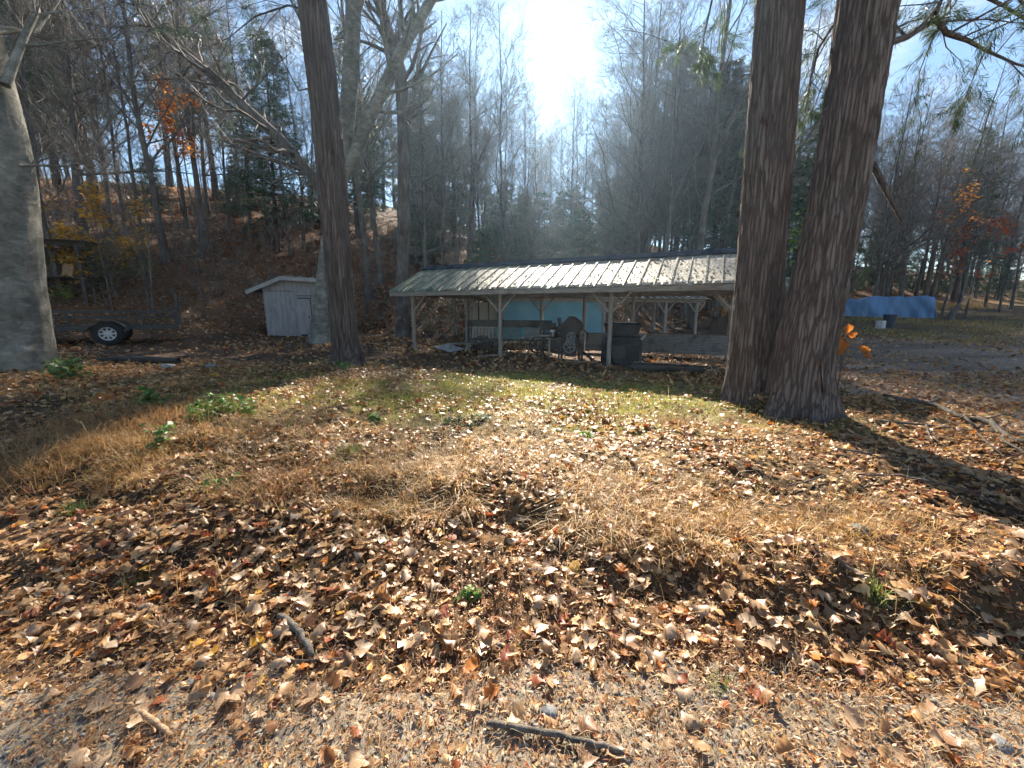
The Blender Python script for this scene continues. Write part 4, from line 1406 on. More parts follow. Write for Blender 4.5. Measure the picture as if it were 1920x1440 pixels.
# ------------------------------------------------------------------ small white shed
w0 = hit(502, 629)
WR = math.radians(16)
ws = empty('white_shed', w0, WR, 'small weathered white board shed with gable roof and narrow door', 'shed')
SW, SH, SD_ = 2.85, 1.98, 2.4
PKX, PKZ = 0.75, 2.32
RGZ = 2.22


def roof_z(x):
    return SH + (PKZ - SH) * x / PKX if x < PKX else PKZ + (RGZ - PKZ) * (x - PKX) / (SW - PKX)


MB().box((SW / 2, 0.10, 0.9), (SW - 0.08, 0.10, 1.9)).build('wall_core', M['wood_dark'], ws)
nb = 18
bw = SW / nb
rg = np.random.default_rng(3)
DOOR0, DOOR1, DTOP = 1.25, 1.72, 1.52
for k in range(nb):
    x0, x1 = bw * k + 0.003, bw * (k + 1) - 0.003
    xc = (x0 + x1) / 2
    segs = [(-0.05 + rg.normal(0, .012), min(roof_z(x0), roof_z(x1)) - 0.02)]
    if DOOR0 < xc < DOOR1:
        segs = [(DTOP + 0.02, segs[0][1])]
    for z0, z1 in segs:
        y = rg.normal(0, 0.003)
        b2 = MB()
        b2.add([(x0, y, z0), (x1, y, z0), (x1, y + .02, z0), (x0, y + .02, z0), (x0, y, roof_z(x0) - .02), (x1, y, roof_z(x1) - .02), (x1, y + .02, roof_z(x1) - .02), (x0, y + .02, roof_z(x0) - .02)],
               [(3, 2, 1, 0), (4, 5, 6, 7), (0, 1, 5, 4), (1, 2, 6, 5), (2, 3, 7, 6), (3, 0, 4, 7)])
        b2.build('plank', M['white_paint'], ws)
dr = MB().box(((DOOR0 + DOOR1) / 2 + 0.0, 0.012, DTOP / 2), (DOOR1 - DOOR0 - 0.03, 0.025, DTOP - 0.05)).build('door', M['white_paint'], ws)
MB().box((DOOR1 - 0.08, -0.012, 0.75), (0.03, 0.03, 0.10)).build('handle', M['iron'], dr)
MB().box(((DOOR0 + 2.75) / 2, -0.014, DTOP + 0.10), (2.75 - DOOR0, 0.025, 0.02)).build('door_track', M['iron'], ws)
MB().box((0.62, -0.013, 1.80), (0.9, 0.02, 0.022)).build('batten', M['wood_dark'], ws)
for x, nm in ((0.0, 'side_wall'), (SW, 'side_wall')):
    MB().box((x, SD_ / 2 + 0.1, 0.86), (0.04, SD_, 1.84)).build(nm, M['white_paint'], ws)
MB().box((SW / 2, SD_ + 0.1, 0.95), (SW, 0.04, 2.0)).build('back_wall', M['white_paint'], ws)
for (xa, xb) in ((-0.52, PKX), (PKX, SW + 0.35)):
    ya, yb = -0.28, SD_ + 0.3

    def rz_(x):
        return SH + (PKZ - SH) * x / PKX if xa < 0 else PKZ + (RGZ - PKZ) * (x - PKX) / (SW - PKX)
    r_ = MB()
    r_.add([(xa, ya, rz_(xa) + .03), (xb, ya, rz_(xb) + .03), (xb, yb, rz_(xb) + .03), (xa, yb, rz_(xa) + .03),
            (xa, ya, rz_(xa) + .075), (xb, ya, rz_(xb) + .075), (xb, yb, rz_(xb) + .075), (xa, yb, rz_(xa) + .075)],
           [(3, 2, 1, 0), (4, 5, 6, 7), (0, 1, 5, 4), (1, 2, 6, 5), (2, 3, 7, 6), (3, 0, 4, 7)])
    r_.build('roof_slope', M['shingle'], ws)
    t_ = MB()
    t_.add([(xa, ya - .025, rz_(xa) - .10), (xb, ya - .025, rz_(xb) - .10), (xb, ya - .003, rz_(xb) - .10), (xa, ya - .003, rz_(xa) - .10),
            (xa, ya - .025, rz_(xa) + .06), (xb, ya - .025, rz_(xb) + .06), (xb, ya - .003, rz_(xb) + .06), (xa, ya - .003, rz_(xa) + .06)],
           [(3, 2, 1, 0), (4, 5, 6, 7), (0, 1, 5, 4), (1, 2, 6, 5), (2, 3, 7, 6), (3, 0, 4, 7)])
    t_.build('rake_board', M['white_trim'], ws)
# the dark painted figure high on the wall
tx = bpy.data.curves.new('painted_figure', 'FONT')
tx.body = '5'; tx.size = 0.26; tx.extrude = 0.001
tm = bpy.data.objects.new('painted_figure', tx); COL.objects.link(tm)
tx.materials.append(M['ink'])
me_ = bpy.data.meshes.new_from_object(tm); bpy.data.objects.remove(tm)
tm = bpy.data.objects.new('painted_figure', me_); COL.objects.link(tm)
tm.parent = ws; tm.location = (2.02, -0.010, 1.82); tm.rotation_euler = (math.pi / 2, 0, 0)

# ------------------------------------------------------------------ dark lean-to on the left slope
l0 = at(100, 505, 15.5)
lz = Hs(l0[0], l0[1])
ln = empty('lean_to', (l0[0], l0[1], lz), math.radians(28), 'dark wooden lean-to store half hidden behind the old beech', 'shelter')
base = at(100, 512, 15.5)[2] - lz
for x in (-2.6, 0.75):
    for y in (0, 1.8):
        MB().box((x, y, (base + 1.1) / 2 - 0.3), (0.11, 0.11, base + 1.7)).build('post', M['wood_dark'], ln)
MB().box((-0.9, -0.05, base + 1.12), (3.9, 0.08, 0.2)).build('front_beam', M['wood_dark'], ln)
for k in range(9):
    MB().box((-2.75 + 0.44 * k, 0.85, base + 1.30), (0.42, 2.6, 0.03), Matrix.Rotation(math.radians(5), 3, 'X')).build('roof_board', M['wood_dark'], ln)
for k in range(6):
    MB().box((-0.9, 1.86, base - 0.35 + 0.27 * k), (3.6, 0.03, 0.255)).build('back_board', M['wood_dark'], ln)
MB().box((-0.9, 0.9, base - 0.12), (3.6, 1.9, 0.06)).build('floor_board', M['wood_dark'], ln)
fb = at(113, 495, 15.4)
c_ = MB().box((0, 0, 0.21), (0.30, 0.25, 0.42), Matrix.Rotation(math.radians(14), 3, 'Y')).build('cardboard_sheet', M['wood_brown'])
c_.location = (fb[0], fb[1] + 0.3, lz + base - 0.08); c_.rotation_euler = (0, 0, 0.3)
tag(c_, 'tilted brown board propped inside the dark lean-to', 'board')

# ------------------------------------------------------------------ utility trailer
t0 = hit(207, 648)
tr = empty('utility_trailer', (t0[0], t0[1], t0[2]), math.radians(38), 'black utility trailer with open side rails and raised tailgate', 'trailer')
TL0, TL1 = -3.4, 1.55
bk = M['black_metal']
for y in (0.12, 1.65):
    for z, nm in ((0.50, 'deck_rail'), (0.96, 'top_rail')):
        MB().box(((TL0 + TL1) / 2, y, z), (TL1 - TL0, 0.05, 0.10 if z < .6 else 0.06)).build(nm, bk, tr)
    MB().box(((TL0 + TL1) / 2, y, 0.80), (TL1 - TL0, 0.03, 0.04)).build('middle_rail', bk, tr)
    for x in (TL0 + 0.03, -2.4, -1.05, 0.78, TL1 - 0.03):
        MB().box((x, y, 0.74), (0.05, 0.045, 0.44)).build('upright', bk, tr)
for k in range(9):
    MB().box(((TL0 + TL1) / 2, 0.24 + 0.165 * k, 0.475), (TL1 - TL0 - 0.1, 0.155, 0.035)).build('deck_plank', M['wood_dark'], tr)
for x in (TL0, TL1):
    MB().box((x, 0.885, 0.46), (0.06, 1.58, 0.075)).build('end_rail', bk, tr)
tg = empty('tailgate', (TL1 + 0.04, 0.885, 0.55)); tg.parent = tr
for y in (-0.76, 0.76):
    MB().box((0, y, 0.56), (0.045, 0.05, 1.14)).build('gate_post', bk, tg)
MB().box((0, 0, 1.11), (0.045, 1.5, 0.05)).build('gate_bar', bk, tg)
MB().box((0, 0, 0.55), (0.045, 1.5, 0.04)).build('gate_bar', bk, tg)
for k in range(14):
    MB().box((0, -0.70 + 1.4 * k / 13, 0.56), (0.012, 0.035, 1.08)).build('gate_slat', bk, tg)
MB().bar((TL1 - 0.5, 0.12, 0.88), (TL1, 0.12, 1.15), 0.03).build('gate_brace', bk, tr)
MB().bar((TL1 - 0.55, 1.65, 0.88), (TL1, 1.65, 1.15), 0.03).build('gate_brace', bk, tr)
for y, sd in ((-0.02, -1), (1.79, 1)):
    wh = empty('wheel', (0, y, 0.345)); wh.parent = tr
    MB().ring((0, -0.10, 0), (0, 1, 0), [(0.19, 0.0), (0.21, 0.0), (0.30, -0.005), (0.335, 0.02), (0.345, 0.05), (0.345, 0.15), (0.335, 0.18), (0.30, 0.205), (0.21, 0.2), (0.19, 0.2)], 36).build('tyre', M['rubber'], wh, True)
    rm = MB()
    rm.ring((0, -0.10, 0), (0, 1, 0), [(0.205, 0.0), (0.205, 0.012), (0.165, 0.03), (0.160, 0.06)], 32)
    for k in range(8):
        a = k * math.pi / 4
        rm.bar((0.06 * math.cos(a), -0.055, 0.06 * math.sin(a)), (0.172 * math.cos(a), -0.062, 0.172 * math.sin(a)), 0.05, 0.012, (0, 1, 0))
    rm.ring((0, -0.07, 0), (0, 1, 0), [(0.0, -0.01), (0.035, -0.01), (0.045, 0.0), (0.09, 0.012)], 24)
    rm.build('rim', M['rim'], wh)
    MB().cyl((0, -0.02, 0), (0, 0.08, 0), 0.17, n=24).build('drum', M['iron'], wh)
    fd = MB()
    for k in range(9):
        a0 = math.pi * (0.04 + 0.92 * k / 9); a1 = math.pi * (0.04 + 0.92 * (k + 1) / 9)
        p0 = (0.44 * math.cos(a0), 0, 0.345 + 0.41 * math.sin(a0)); p1 = (0.44 * math.cos(a1), 0, 0.345 + 0.41 * math.sin(a1))
        fd.add([(p0[0], y - 0.13, p0[2]), (p1[0], y - 0.13, p1[2]), (p1[0], y + 0.13, p1[2]), (p0[0], y + 0.13, p0[2]),
                (p0[0] * .96, y - 0.13, p0[2] - .02), (p1[0] * .96, y - 0.13, p1[2] - .02)], [(0, 1, 2, 3), (0, 4, 5, 1)])
    fd.build('fender', bk, tr)
MB().cyl((0, 0.1, 0.345), (0, 1.7, 0.345), 0.035).build('axle', bk, tr)
MB().bar((TL0, 0.3, 0.44), (TL0 - 1.3, 0.885, 0.44), 0.06, 0.08).build('tongue', bk, tr)
MB().bar((TL0, 1.47, 0.44), (TL0 - 1.3, 0.885, 0.44), 0.06, 0.08).build('tongue', bk, tr)

# ------------------------------------------------------------------ things under the pavilion
def g_at(px, py):
    p = hit(px, py); return p


# black iron furnace with a flared hopper
s0 = pv(7.05, 0.62); s0[2] = Hs(s0[0], s0[1])
st = empty('iron_furnace', s0, PR + 0.05, 'black iron box furnace with flared hopper top at the third post', 'furnace')
bd = MB()
prof = [(0.56, 0.42, 0.0), (0.56, 0.42, 0.05), (0.52, 0.40, 0.06), (0.50, 0.40, 0.62), (0.47, 0.37, 0.78), (0.38, 0.30, 0.84)]
for k in range(len(prof) - 1):
    (a, b1, z0), (c, d1, z1) = prof[k], prof[k + 1]
    bd.add([(-a, -b1, z0), (a, -b1, z0), (a, b1, z0), (-a, b1, z0), (-c, -d1, z1), (c, -d1, z1), (c, d1, z1), (-c, d1, z1)],
           [(0, 1, 5, 4), (1, 2, 6, 5), (2, 3, 7, 6), (3, 0, 4, 7)])
bevel(bd.build('body', M['iron'], st), 0.01)
hp = MB()
for (a, b1, z0), (c, d1, z1) in [((0.38, 0.30, 0.84), (0.40, 0.32, 0.90)), ((0.40, 0.32, 0.90), (0.47, 0.36, 1.14)), ((0.47, 0.36, 1.14), (0.49, 0.38, 1.17))]:
    hp.add([(-a, -b1, z0), (a, -b1, z0), (a, b1, z0), (-a, b1, z0), (-c, -d1, z1), (c, -d1, z1), (c, d1, z1), (-c, d1, z1)],
           [(0, 1, 5, 4), (1, 2, 6, 5), (2, 3, 7, 6), (3, 0, 4, 7)])
hp.add([(-.46, -.35, 1.12), (.46, -.35, 1.12), (.46, .35, 1.12), (-.46, .35, 1.12)], [(0, 1, 2, 3)])
hp.build('hopper', M['iron'], st)
MB().box((0.05, 0.1, 1.19), (0.62, 0.2, 0.02)).build('lid_board', M['white_trim'], st)
MB().box((-0.08, -0.41, 0.40), (0.5, 0.02, 0.34)).build('fire_door', M['black_metal'], st)
MB().box((0.40, -0.43, 0.30), (0.10, 0.04, 0.52)).build('side_flue', M['iron'], st)
MB().cyl((0.50, 0.1, 0.72), (0.62, 0.1, 0.86), 0.035, n=10).build('handle', M['tin_bright'], st)

# rusty machine with hood and flywheels
m0 = pv(5.35, 0.95); m0[2] = Hs(m0[0], m0[1])
mc = empty('rusty_machine', m0, PR + 0.15, 'old rusty belt-driven machine with rounded hood, flywheels and side table', 'machine')
hd = MB()
pr_ = [(-0.42, 0.72), (-0.40, 1.02), (-0.22, 1.08), (-0.10, 1.22), (0.02, 1.36), (0.16, 1.32), (0.32, 1.20), (0.42, 1.08), (0.36, 0.92), (0.28, 0.80), (0.22, 0.70)]
n_ = len(pr_)
hd.add([(x, -0.22, z) for x, z in pr_] + [(x, 0.22, z) for x, z in pr_], [tuple(range(n_)), tuple(range(2 * n_ - 1, n_ - 1, -1))] + [(i, n_ + i, n_ + (i + 1) % n_, (i + 1) % n_) for i in range(n_)])
bevel(hd.build('hood', M['rust'], mc), 0.015)
for x, z, r in ((0.10, 0.74, 0.14), (0.06, 0.42, 0.19)):
    fw = MB().ring((x, -0.30, z), (0, 1, 0), [(r * .8, 0.0), (r, 0.0), (r, 0.06), (r * .8, 0.06), (r * .8, 0.0)], 24)
    for k in range(5):
        a = k * 1.2566
        fw.bar((x, -0.27, z), (x + r * .85 * math.cos(a), -0.27, z + r * .85 * math.sin(a)), 0.025, 0.025, (0, 1, 0))
    fw.cyl((x, -0.32, z), (x, 0.2, z), 0.03, n=10)
    fw.build('flywheel', M['tin'], mc)
for x0, x1 in ((-0.16, -0.30), (0.24, 0.40)):
    for y in (-0.2, 0.2):
        MB().bar((x0, y, 0.75), (x1, y * 1.4, -0.05), 0.055).build('leg', M['rust'], mc)
MB().bar((-0.27, -0.26, 0.2), (0.37, -0.26, 0.2), 0.04).build('stretcher', M['rust'], mc)
MB().box((0.06, 0.0, 0.28), (0.32, 0.3, 0.34)).build('gearbox', M['rust'], mc)
MB().box((-0.10, -0.235, 0.92), (0.44, 0.02, 0.22)).build('cover_plate', M['iron'], mc)
for bx in (-0.28, 0.08):
    for bz in (0.84, 1.0):
        MB().cyl((bx, -0.262, bz), (bx, -0.24, bz), 0.016, n=8).build('bolt', M['tin'], mc)
MB().cyl((-0.3, 0.05, 1.05), (-0.34, 0.05, 1.30), 0.06, n=12).build('exhaust_pipe', M['rust'], mc)
MB().bar((0.30, -0.18, 1.10), (0.62, -0.18, 0.80), 0.22, 0.02).build('feed_chute', M['rust'], mc)
MB().box((-0.66, -0.02, 0.70), (0.56, 0.42, 0.035)).build('side_table', M['iron'], mc)
MB().bar((-0.62, -0.02, 0.69), (-0.62, -0.02, -0.05), 0.05).build('table_leg', M['wood_grey'], mc)
tt = MB().box((0, 0, 0.012), (0.30, 0.16, 0.02), Matrix.Rotation(0.2, 3, 'Z')).build('tin_scrap', M['tin_bright'])
tp = np.array(mc.location) + np.array(Matrix.Rotation(PR + .15, 3, 'Z') @ Vector((-0.78, -0.02, 0.722)))
tt.location = tp; tag(tt, 'bright scrap of tin lying on the machine table', 'scrap')
mv = empty('bench_vise', np.array(mc.location) + np.array(Matrix.Rotation(PR + .15, 3, 'Z') @ Vector((-0.52, 0.0, 0.7175))), PR, 'pale metal vise standing on the rusty machine table', 'vise')
MB().box((0, 0, 0.08), (0.05, 0.05, 0.16)).build('stand', M['tin_bright'], mv)
MB().box((0.0, 0, 0.18), (0.16, 0.07, 0.05)).build('jaw', M['tin_bright'], mv)
MB().cyl((-0.1, 0, 0.15), (0.1, 0, 0.15), 0.012, n=8).build('screw', M['tin_bright'], mv)

# wooden wagon with dark side board under the second bay
c0 = pv(2.55, 1.5); c0[2] = Hs(c0[0], c0[1])
wg = empty('wooden_wagon', c0, PR + 0.12, 'old wooden wagon with dark top boards and slatted sides under the left bays', 'wagon')
MB().box((0.25, -0.35, 0.98), (2.6, 0.05, 0.24)).build('top_board', M['wood_dark'], wg)
MB().box((1.92, -0.36, 0.90), (0.5, 0.05, 0.26)).build('end_board', M['wood_dark'], wg)
MB().box((0.4, 0.35, 0.98), (2.9, 0.05, 0.2)).build('top_board', M['wood_dark'], wg)
MB().box((0.4, 0, 0.42), (2.7, 0.75, 0.08)).build('bed', M['wood_dark'], wg)
for k in range(7):
    MB().box((-0.85 + 0.125 * k, -0.34, 0.66), (0.07, 0.03, 0.44)).build('slat', M['wood_grey'], wg)
for k in range(6):
    MB().box((1.35, -0.352, 0.52 + 0.075 * k), (0.55, 0.03, 0.035)).build('slat', M['wood_brown'], wg)
MB().box((0.45, -0.33, 0.64), (0.95, 0.02, 0.46)).build('side_panel', M['teal_box'], wg)
for x in (-0.45, 1.55):
    for y in (-0.42, 0.42):
        wl_ = MB().ring((x, y - 0.03, 0.28), (0, 1, 0), [(0.24, 0), (0.29, 0), (0.29, 0.06), (0.24, 0.06), (0.24, 0)], 28)
        for k in range(8):
            a = k * math.pi / 4
            wl_.bar((x, y, 0.28), (x + .25 * math.cos(a), y, 0.28 + .25 * math.sin(a)), 0.03, 0.03, (0, 1, 0))
        wl_.cyl((x, y - .05, .28), (x, y + .05, .28), 0.05, n=12)
        wl_.build('wheel', M['wood_dark'], wg)
for x in (-0.9, 0.2, 1.75):
    MB().box((x, -0.32, 0.75), (0.06, 0.04, 0.7)).build('stake', M['wood_dark'], wg)

# bright corrugated sheet lying at the first post
V, F = corrugated(1.15, 0.62, 0.09, 0.014, seed=9, bend=0.02)
V = V[:, [0, 2, 1]] * np.array((1, 1, -1))
cs = np_mesh('loose_tin_sheet', V, F, M['tin_bright'], smooth=True)
p_ = pv(0.35, 0.55); cs.location = (p_[0], p_[1], Hs(p_[0], p_[1]) + 0.09); cs.rotation_euler = (math.radians(7), math.radians(5), PR - 0.42)
tag(cs, 'bright corrugated tin sheet lying on the ground by the first post', 'tin sheet')
# trestle next to it
ts = pv(1.45, 0.55); ts[2] = Hs(ts[0], ts[1])
te = empty('low_trestle', ts, PR + 0.1, 'low wooden trestle beside the loose tin sheet', 'trestle')
MB().box((0, 0, 0.28), (0.95, 0.14, 0.03)).build('top', M['wood_grey'], te)
for x in (-0.36, 0.38):
    MB().bar((x, -0.02, 0.265), (x - 0.06 * (1 if x > 0 else -1), -0.12, -0.03), 0.10, 0.025).build('leg', M['wood_grey'], te)
    MB().bar((x, 0.02, 0.265), (x, 0.12, -0.03), 0.10, 0.025).build('leg', M['wood_grey'], te)
# scrap lumber by the third post
lbx = [(5.95, 0.30, 0.95, 0.05, 'pale split board on the ground beside the third pavilion post', 0.1, 'bare_wood', 0.04),
       (3.15, -0.05, 0.8, 0.06, 'thin grey board slanting at the foot of the second post', 0.45, 'wood_grey', 0.05),
       (9.25, 1.0, 0.75, 0.14, 'red-brown plank end tilted on the scrap by the right pavilion post', 0.35, 'wood_brown', 0.16)]
for x, y, L, w, lab, r_, mt, dz in lbx:
    p_ = pv(x, y)
    o = MB().box((0, 0, 0), (L, w, 0.035), None, 0.006).build('scrap_board', M[mt])
    o.location = (p_[0], p_[1], Hs(p_[0], p_[1]) + dz); o.rotation_euler = (0.05, -0.12 * r_, PR + r_)
    tag(o, lab, 'board')
# fallen log with a pale hewn top in front of the right bay
p_ = pv(8.55, -0.35)
lg = empty('hewn_log', (p_[0], p_[1], Hs(p_[0], p_[1])), PR + 0.10, 'dark log with a pale hewn top lying before the right bay', 'log')
xs_ = np.linspace(-1.0, 1.0, 18); an = np.linspace(0, 2 * math.pi, 15)[:-1]
A_, X_ = np.meshgrid(an, xs_)
R_ = 0.14 * (1 + 0.12 * fbm(A_ * 2, X_ * 3, 8, 3))
Z_ = np.minimum(np.sin(A_) * R_, 0.075) + 0.10
V = np.stack([X_, np.cos(A_) * R_ * 1.15, Z_], -1).reshape(-1, 3)
g = np.arange(18 * 14).reshape(18, 14)
q = np.stack([g[:-1], np.roll(g, -1, 1)[:-1], np.roll(g, -1, 1)[1:], g[1:]], -1).reshape(-1, 4)
np_mesh('log_body', V, q, M['wood_dark'], lg)
u_, v_ = np.meshgrid(np.linspace(-0.98, 0.35, 26), np.linspace(-0.11, 0.11, 6))
zt = 0.19 + 0.018 * fbm(u_ * 9, v_ * 20, 3, 3) + 0.01
V = np.stack([u_, v_ + 0.02 * fbm(u_ * 6, v_ * 6, 4, 2), zt], -1).reshape(-1, 3)
g = np.arange(26 * 6).reshape(6, 26)
q = np.stack([g[:-1, :-1], g[:-1, 1:], g[1:, 1:], g[1:, :-1]], -1).reshape(-1, 4)
np_mesh('hewn_face', V, q, M['bare_wood'], lg)

# ------------------------------------------------------------------ right side: tarp pile, stump, boxes
a_ = at(1500, 588, 31.0); b_ = at(1738, 586, 27.5)
for q in (a_, b_):
    q[2] = Hs(q[0], q[1])
L = float(np.linalg.norm((b_ - a_)[:2])); ang = math.atan2(b_[1] - a_[1], b_[0] - a_[0])
tp_ = empty('tarp_pile', ((a_ + b_) / 2), ang, 'long flat stack covered by a blue tarp at the edge of the woods', 'tarp')
nu, nv = 90, 34
U, Vv = np.meshgrid(np.linspace(-L / 2, L / 2, nu), np.linspace(0, 1, nv))
hh = 1.27 + 0.42 * fbm(U * 0.42, U * 0, 3, 2) + 0.10 * fbm(U * 2.2, U * 0, 4, 2)
hw = 0.75
# section: up the front, over the top, down the back
f = Vv * 3
yy = np.where(f < 1, -hw - 0.10 * (1 - f), np.where(f < 2, -hw + (f - 1) * 2 * hw, hw + 0.1 * (f - 2)))
zz = np.where(f < 1, hh * f, np.where(f < 2, hh, hh * (3 - f)))
fold = 0.30 * fbm(U * 1.3 + 0.9 * f, f * 0.6, 15, 4) + 0.14 * np.abs(np.sin(U * 1.9 + 2 * np.sin(f))) ** 3 * (f < 1)
yy = yy - fold * (f < 1.2); zz = zz + 0.03 * fbm(U * 2, f * 3, 17, 3) * (f > 0.8)
UX = U + 0.12 * np.sign(U) * (np.abs(U) > L / 2 - 0.02) * (1 - zz / 1.4)
tgx = tp_.location[0] + UX * math.cos(ang) - yy * math.sin(ang); tgy = tp_.location[1] + UX * math.sin(ang) + yy * math.cos(ang)
gz_ = H(tgx, tgy) - tp_.location[2]
zz = zz + gz_ * (1 - np.clip(zz / 1.3, 0, 1)) - 0.30 * (zz < 0.1) * (1 + 1.2 * vnoise(U * 3, U * 0, 9))
V = np.stack([UX, yy, zz - 0.03], -1).reshape(-1, 3)
g = np.arange(nu * nv).reshape(nv, nu)
q = np.stack([g[:-1, :-1], g[:-1, 1:], g[1:, 1:], g[1:, :-1]], -1).reshape(-1, 4)
np_mesh('tarp_sheet', V, q, M['tarp'], tp_, smooth=True)
for sgn in (-1, 1):
    e = MB()
    ys_ = np.linspace(-hw, hw, 7)
    vv = []
    for k, y in enumerate(ys_):
        vv += [(sgn * (L / 2 - 0.01), y, 1.26 + 0.05 * math.sin(k * 1.7)), (sgn * (L / 2 + 0.34 + 0.12 * math.sin(k * 2.2)), y * 1.1, -0.35)]
    e.add(vv, [(2 * k, 2 * k + 2, 2 * k + 3, 2 * k + 1) for k in range(6)])
    e.build('tarp_end', M['tarp'], tp_)
MB().box((0, 0, 0.45), (L - 0.2, 1.2, 1.0)).build('stack', M['wood_dark'], tp_)

p_ = at(1782, 590, 24.5); p_[2] = Hs(p_[0], p_[1])
sp_ = empty('broken_stump', p_, 0, 'broken leaning stump with one bare limb past the tarp pile', 'stump')
trunk_mesh('trunk', [(0, 0, -0.1), (0.06, 0, 0.3), (0.22, 0, 0.7), (0.42, 0, 1.0)], [0.22, 0.17, 0.15, 0.11], 20, 24, M['bark_forest'], sp_, 0.01, 0, 0.2, 0.3)
V, F = tubes([(np.array([(0.30, 0, 0.85), (0.7, 0.05, 1.15), (1.15, 0.05, 1.62)]), np.array([0.075, 0.06, 0.035]))], 8)
np_mesh('limb', V, F, M['bare_wood'], sp_, smooth=True)

p_ = at(1475, 640, 8.6); p_[2] = Hs(p_[0], p_[1])
gb = empty('meter_box', p_, -0.2, 'teal metal box on a thin post seen between the twin trunks', 'box')
zt = at(1475, 523, 8.6)[2] - p_[2]; zb = at(1475, 566, 8.6)[2] - p_[2]
MB().box((0, 0, (zt + zb) / 2), (0.30, 0.16, zt - zb)).build('box', M['teal_box'], gb)
MB().box((0, -0.01, zt + 0.015), (0.34, 0.2, 0.03)).build('lid', M['teal_box'], gb)
MB().cyl((-0.09, 0.02, -0.2), (-0.09, 0.02, zb), 0.022, n=10).build('post', M['tin_bright'], gb)
MB().box((0.03, -0.087, (zt + zb) / 2), (0.16, 0.012, (zt - zb) * 0.6)).build('door', M['teal_box'], gb)

p_ = hit(1650, 616); o = bevel(MB().box((0, 0, 0.18), (0.34, 0.30, 0.42)).build('concrete_block', M['concrete']), 0.03)
o.location = p_; o.rotation_euler = (0, 0, 0.4); tag(o, 'pale concrete block beyond the dirt drive', 'block')
p_ = hit(1662, 615) + np.array((0.32, 0.25, 0))
bn = empty('dark_bin', (p_[0], p_[1], Hs(p_[0], p_[1])), 0.2, 'dark blue bin behind the pale concrete block', 'bin')
MB().cyl((0, 0, -0.05), (0, 0, 0.62), 0.20, 0.27, n=18).build('bin_body', M['plastic_dark'], bn)
MB().cyl((0, 0, 0.62), (0, 0, 0.66), 0.285, n=18).build('lid', M['plastic_dark'], bn)
p_ = hit(1790, 632)
o = MB().box((0, 0, 0.05), (0.9, 0.16, 0.05), None, 0.01).build('loose_plank', M['wood_grey']); o.location = p_; o.rotation_euler = (0.0, 0.04, -0.7)
tag(o, 'weathered plank lying on the grass beyond the drive', 'plank')

# log by the trailer and stones
p_ = hit(262, 681)
V, F = tubes([(np.array([(-0.9, 0, 0.06), (-0.3, 0.03, 0.08), (0.3, 0, 0.08), (0.9, -0.03, 0.06)]), np.array([0.075, 0.085, 0.08, 0.07]))], 10)
o = np_mesh('short_log', V, F, M['wood_dark'], smooth=True); o.location = p_; tag(o, 'short dark log lying on the shaded ground before the trailer', 'log')


def stone(name, loc, s, seed, label):
    rg = np.random.default_rng(seed)
    th, ph = np.meshgrid(np.linspace(0, 2 * math.pi, 13)[:-1], np.linspace(0.05, math.pi - 0.05, 8))
    r = 1 + 0.35 * fbm(th * 1.3 + seed, ph * 2, seed, 3)
    V = np.stack([np.cos(th) * np.sin(ph) * r * s[0], np.sin(th) * np.sin(ph) * r * s[1], np.cos(ph) * r * s[2]], -1).reshape(-1, 3)
    g = np.arange(96).reshape(8, 12)
    q = np.stack([g[:-1], np.roll(g, -1, 1)[:-1], np.roll(g, -1, 1)[1:], g[1:]], -1).reshape(-1, 4)
    o = np_mesh(name, V, q[:, ::-1], M['stone'], smooth=True)
    o.location = (loc[0], loc[1], loc[2] + s[2] * 0.35); o.rotation_euler = (rg.normal(0, .15), rg.normal(0, .15), rg.random() * 6)
    return tag(o, label, 'stone')


for k, (px, py, s, lab) in enumerate([(1027, 1343, (0.045, 0.035, 0.03), 'flat pale grey stone above the long curved stick'),
                                      (355, 1285, (0.036, 0.024, 0.018), 'small grey stone on the gravel right of the bare wood stick'),
                                      (312, 691, (0.16, 0.12, 0.07), 'dark stone just past the end of the short log'),
                                      (396, 690, (0.13, 0.1, 0.07), 'grey stone on the shaded ground before the white shed'),
                                      (1612, 996, (0.055, 0.04, 0.035), 'grey stone in the dry grass below the long tree shadow'),
                                      (1880, 1405, (0.04, 0.03, 0.02), 'flat grey stone at the lower right gravel'),
                                      (395, 1310, (0.03, 0.02, 0.015), 'little blue-grey stone on the gravel by the short dark twig')]):
    stone('stone', hit(px, py), s, 400 + k, lab)

# ------------------------------------------------------------------ fallen leaves
PAL = np.array((1.07, 0.90, 0.66)) * np.array([(0.54, 0.37, 0.22), (0.64, 0.48, 0.31), (0.44, 0.27, 0.14), (0.30, 0.15, 0.065), (0.32, 0.10, 0.045), (0.17, 0.09, 0.05), (0.55, 0.22, 0.05), (0.62, 0.40, 0.08)])
PALW = np.array([0.30, 0.21, 0.22, 0.11, 0.05, 0.05, 0.04, 0.02])
PALW /= PALW.sum()

